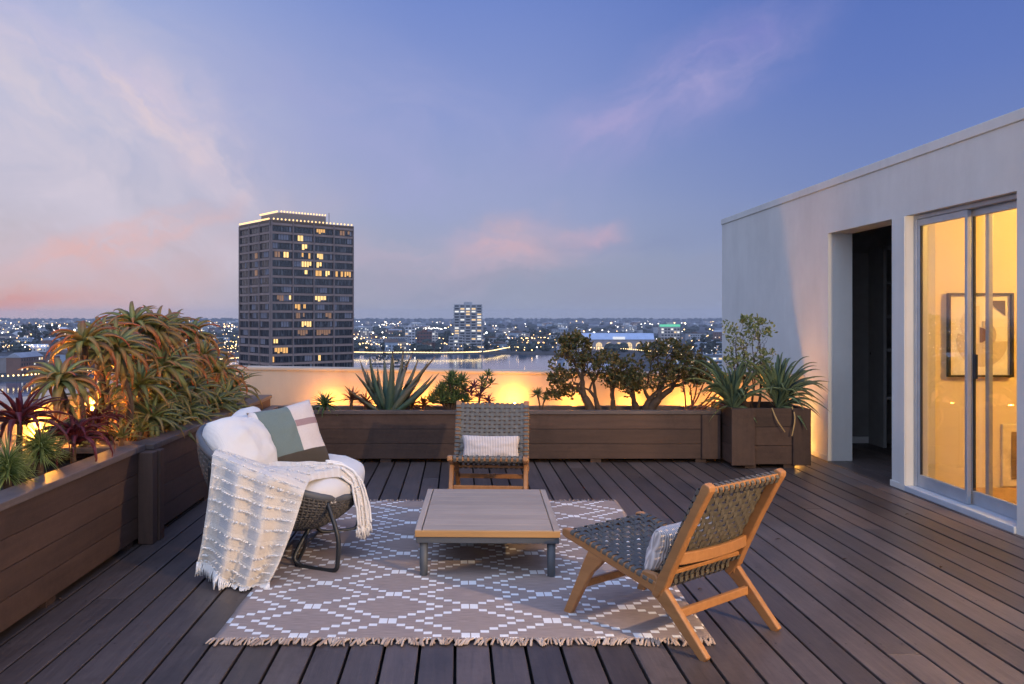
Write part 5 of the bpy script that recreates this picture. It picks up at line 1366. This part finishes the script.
for (x,y,h,l,w) in ((702,356,22,'broad dark lakeside tree right of the green topped block',.55),(714,357,18,'dark lakeside tree against the penthouse wall edge',.5),(690,356,15,'lakeside tree between green topped block and the broad dark tree',.5),
    (500,349,13,'dark lakeside tree left of the row of orange lamps',.6),(490,350,12,'dark lakeside tree beside the balconied high rise',.6),(515,347,10,'dark lakeside tree above the left orange lamps',.7),(530,340,12,'dark lakeside tree behind the middle orange lamps',.6),(545,341,13,'dark lakeside tree behind the right orange lamps',.6),(560,346,14,'dark lakeside tree left of the arched hall',.6),(573,347,13,'dark lakeside tree touching the left jade tree crown',.6),
    (448,344,14,'pointed dark lakeside tree left of the balconied high rise',.35),(472,352,9,'low dark tree at the foot of the balconied high rise',.7),(398,345,13,'tall dark tree left of the narrow pale slab',.4),
    (30,345,22,'bushy dark city tree in the left background',.5),(52,347,24,'taller dark city tree left of the aloe clump',.35),(8,352,14,'dark city tree at the left picture edge',.6),
    (375,363,8,'leftmost island tree on the lake',.8),(384,363,11,'tallest island tree on the lake behind the aloe leaves',.7),(397,365,7,'middle pointed island tree on the lake',.45),(405,366,6,'small pointed island tree on the lake, rightmost',.45)):
    lakeside(x,y,h,l,TG if y<358 else 'island trees on the lake',w)
mb=MB()
for (x,y,rx) in ((380,364,14),(400,366.3,9)): 
    p=Q(x,y); mb.blob(p+Vector((0,0,-.3)),rx,5,1.2,nu=14,nv=4)
tag(mb.build('islet',simple('islet_earth',(.03,.028,.024),.95)),kind='structure')
# --- lights of the city
mbw,mby=MB(),MB(); rr=random.Random(77)
far_w=emit('far_light_white',(1,.92,.80),6.0); far_y=emit('far_light_amber',(1,.62,.25),6.5)
k=0
while k<900:
    yy=320.5+30*rr.random()**1.3; xx=rr.uniform(-60,730)
    if rr.random()<.3: xx=rr.uniform(-40,260)
    p=Q(xx,yy,GZ+rr.uniform(5,12))
    g=Q(xx,yy)
    if inlake(g) or inlake(g+Vector((0,-60,0))): continue
    if 240<xx<353 and yy<352: k+=1; continue
    r=p.y/F*rr.choice([.25,.3,.36,.45,.6,.85 if rr.random()<.4 else .35]); (mbw if rr.random()<.38 else mby).blob(p,r,r,r,nu=6,nv=4); k+=1
for (x0,x1,yy,n_) in ((0,60,323.5,16),(15,30,325.5,6),(380,402,321,9),(418,446,325.5,22),(495,520,329,18),(545,585,331,14),(640,660,321,5),(700,722,333,16),(355,362,318,3),(205,240,345,14),(215,240,339,10),(100,240,343,40),(160,240,349,26),(0,60,343,14),(355,450,341,40),(355,450,335,26),(500,590,335,34),(690,720,338,14)):
    for i in range(n_):
        x=x0+(x1-x0)*(i+rr.random())/n_; p=Q(x,yy+rr.uniform(-.7,.7)+3,GZ+8); r=p.y/F*rr.uniform(.35,.75); (mbw if yy<330 else mby).blob(p,r,r,r*.7,nu=6,nv=4)
tag(mbw.build('far_city_lights_white',far_w),'countless cool white lights of the far city',None,None,'stuff')
tag(mby.build('far_city_lights_amber',far_y),'countless warm amber lights of the far city',None,None,'stuff')
# string of lights along the lake
sbm=emit('shore_bulb',(1,.70,.30),4.5)
def shore_lights(label,poly,bulb=.62,z=GZ+5,cnt=96):
    pts=crom([Q(x,y,z) for x,y in poly],8); acc=0; step=sum((b_-a_).length for a_,b_ in zip(pts[:-1],pts[1:]))/cnt; spots=[]
    for a_,b_ in zip(pts[:-1],pts[1:]):
        L=(b_-a_).length; d=acc
        while d<L:
            spots.append(a_.lerp(b_,d/L)); d+=step
        acc=d-L
    t=thing('shore_string_lights',label,'string lights',tuple(pts[0]),0,'strings of warm lights round the lake')
    first=None
    for p in spots:
        if first is None: first=MB().blob((0,0,0),bulb,bulb,bulb,nu=6,nv=4).build('bulb',sbm); o=first
        else: o=first.copy(); COL.objects.link(o)
        o.parent=t; o.location=p-pts[0]
    mb=MB(); mb.tube(pts,.12,4); mb.build('cable',M['rubber'],t)
    for p in pts[::6]: MB().tube([Vector((p.x,p.y,GZ)),p],.15,5).build('post',M['rubber'],t)
shore_lights('string of warm lights along the far shore between the two towers',[(354,352),(380,352.5),(410,352.3),(440,352.5),(470,352),(482,351.5)])
shore_lights('curving string of warm lights round the right bay of the lake',[(484,351.5),(495,350),(505,348),(515,347),(530,346.8),(560,347.3),(590,347.8),(620,348.5),(650,351),(680,354),(720,356.5)])
shore_lights('string of warm lights on the near shore at the left edge',[(-60,377),(0,376),(30,374.5),(60,372),(100,369),(150,365),(200,361),(240,357.5)],bulb=.6)
LG='orange lamps in a row on the far shore'
for i,x in enumerate((511,516.5,522,527.5,533,538.5,543.5)):
    p=Q(x,347.6); t=thing('street_lamp',('leftmost','second from left','third from left','middle','third from right','second from right','rightmost')[i]+' of the seven orange street lamps by the lake','street lamp',tuple(p),0,LG)
    MB().tube([p,p+Vector((0,0,6.5))],.18,5).build('post',M['rubber'],t); MB().blob(p+Vector((0,0,7.2)),1.5,1.5,1.3,nu=8,nv=6).build('lamp_globe',emit('orange_lamp',(1,.5,.15),5) if i==0 else bpy.data.materials['orange_lamp'],t)
for (x,y,r,l) in ((486.5,333,1.3,'bright white floodlight right of the balconied high rise'),(594,333,1.3,'bright white floodlight above the left jade tree'),(660.5,338.5,1.5,'bright white floodlight left of the green topped block'),(400,335,1.2,'yellowish floodlight left of the narrow pale slab'),(373,333,1.1,'yellowish floodlight just right of the dark tower'),(22,362,1.2,'yellowish floodlight over the near left shore'),(38,332,1.3,'yellowish floodlight above the left city'),(430,347,1.2,'warm floodlight at the foot of the pale slab')):
    p=Q(x,y+3,GZ); s=p.y/F; t=thing('floodlight',l,'floodlight',tuple(p),0,'floodlight masts in the city'); hgt=max(6,3*s)
    MB().tube([p,p+Vector((0,0,hgt))],.2*max(1,s*.4),5).build('mast',M['rubber'],t); MB().blob(p+Vector((0,0,hgt+.5)),r*s*.85,r*s*.85,r*s*.8,nu=8,nv=6).build('lamp_head',emit('flood_'+str(int(x)),(1,.86,.6) if 'yellow' in l or 'warm' in l else (.95,.97,1),5),t)
# --- evening air over the city
hm=bpy.data.materials.new('evening_haze'); hm.use_nodes=True; nt=NT(hm.node_tree); nt.n.remove(nt.n['Principled BSDF'])
pv=nt.node('ShaderNodeVolumePrincipled'); pv.inputs['Color'].default_value=(.86,.90,1,1); pv.inputs['Density'].default_value=HAZE; pv.inputs['Anisotropy'].default_value=.0
nt.l.new(pv.outputs[0],nt.n['Material Output'].inputs['Volume'])
mb=MB(); mb.box(-9500,9500,-600,9500,GZ-2,66); tag(mb.build('haze',hm),kind='stuff')
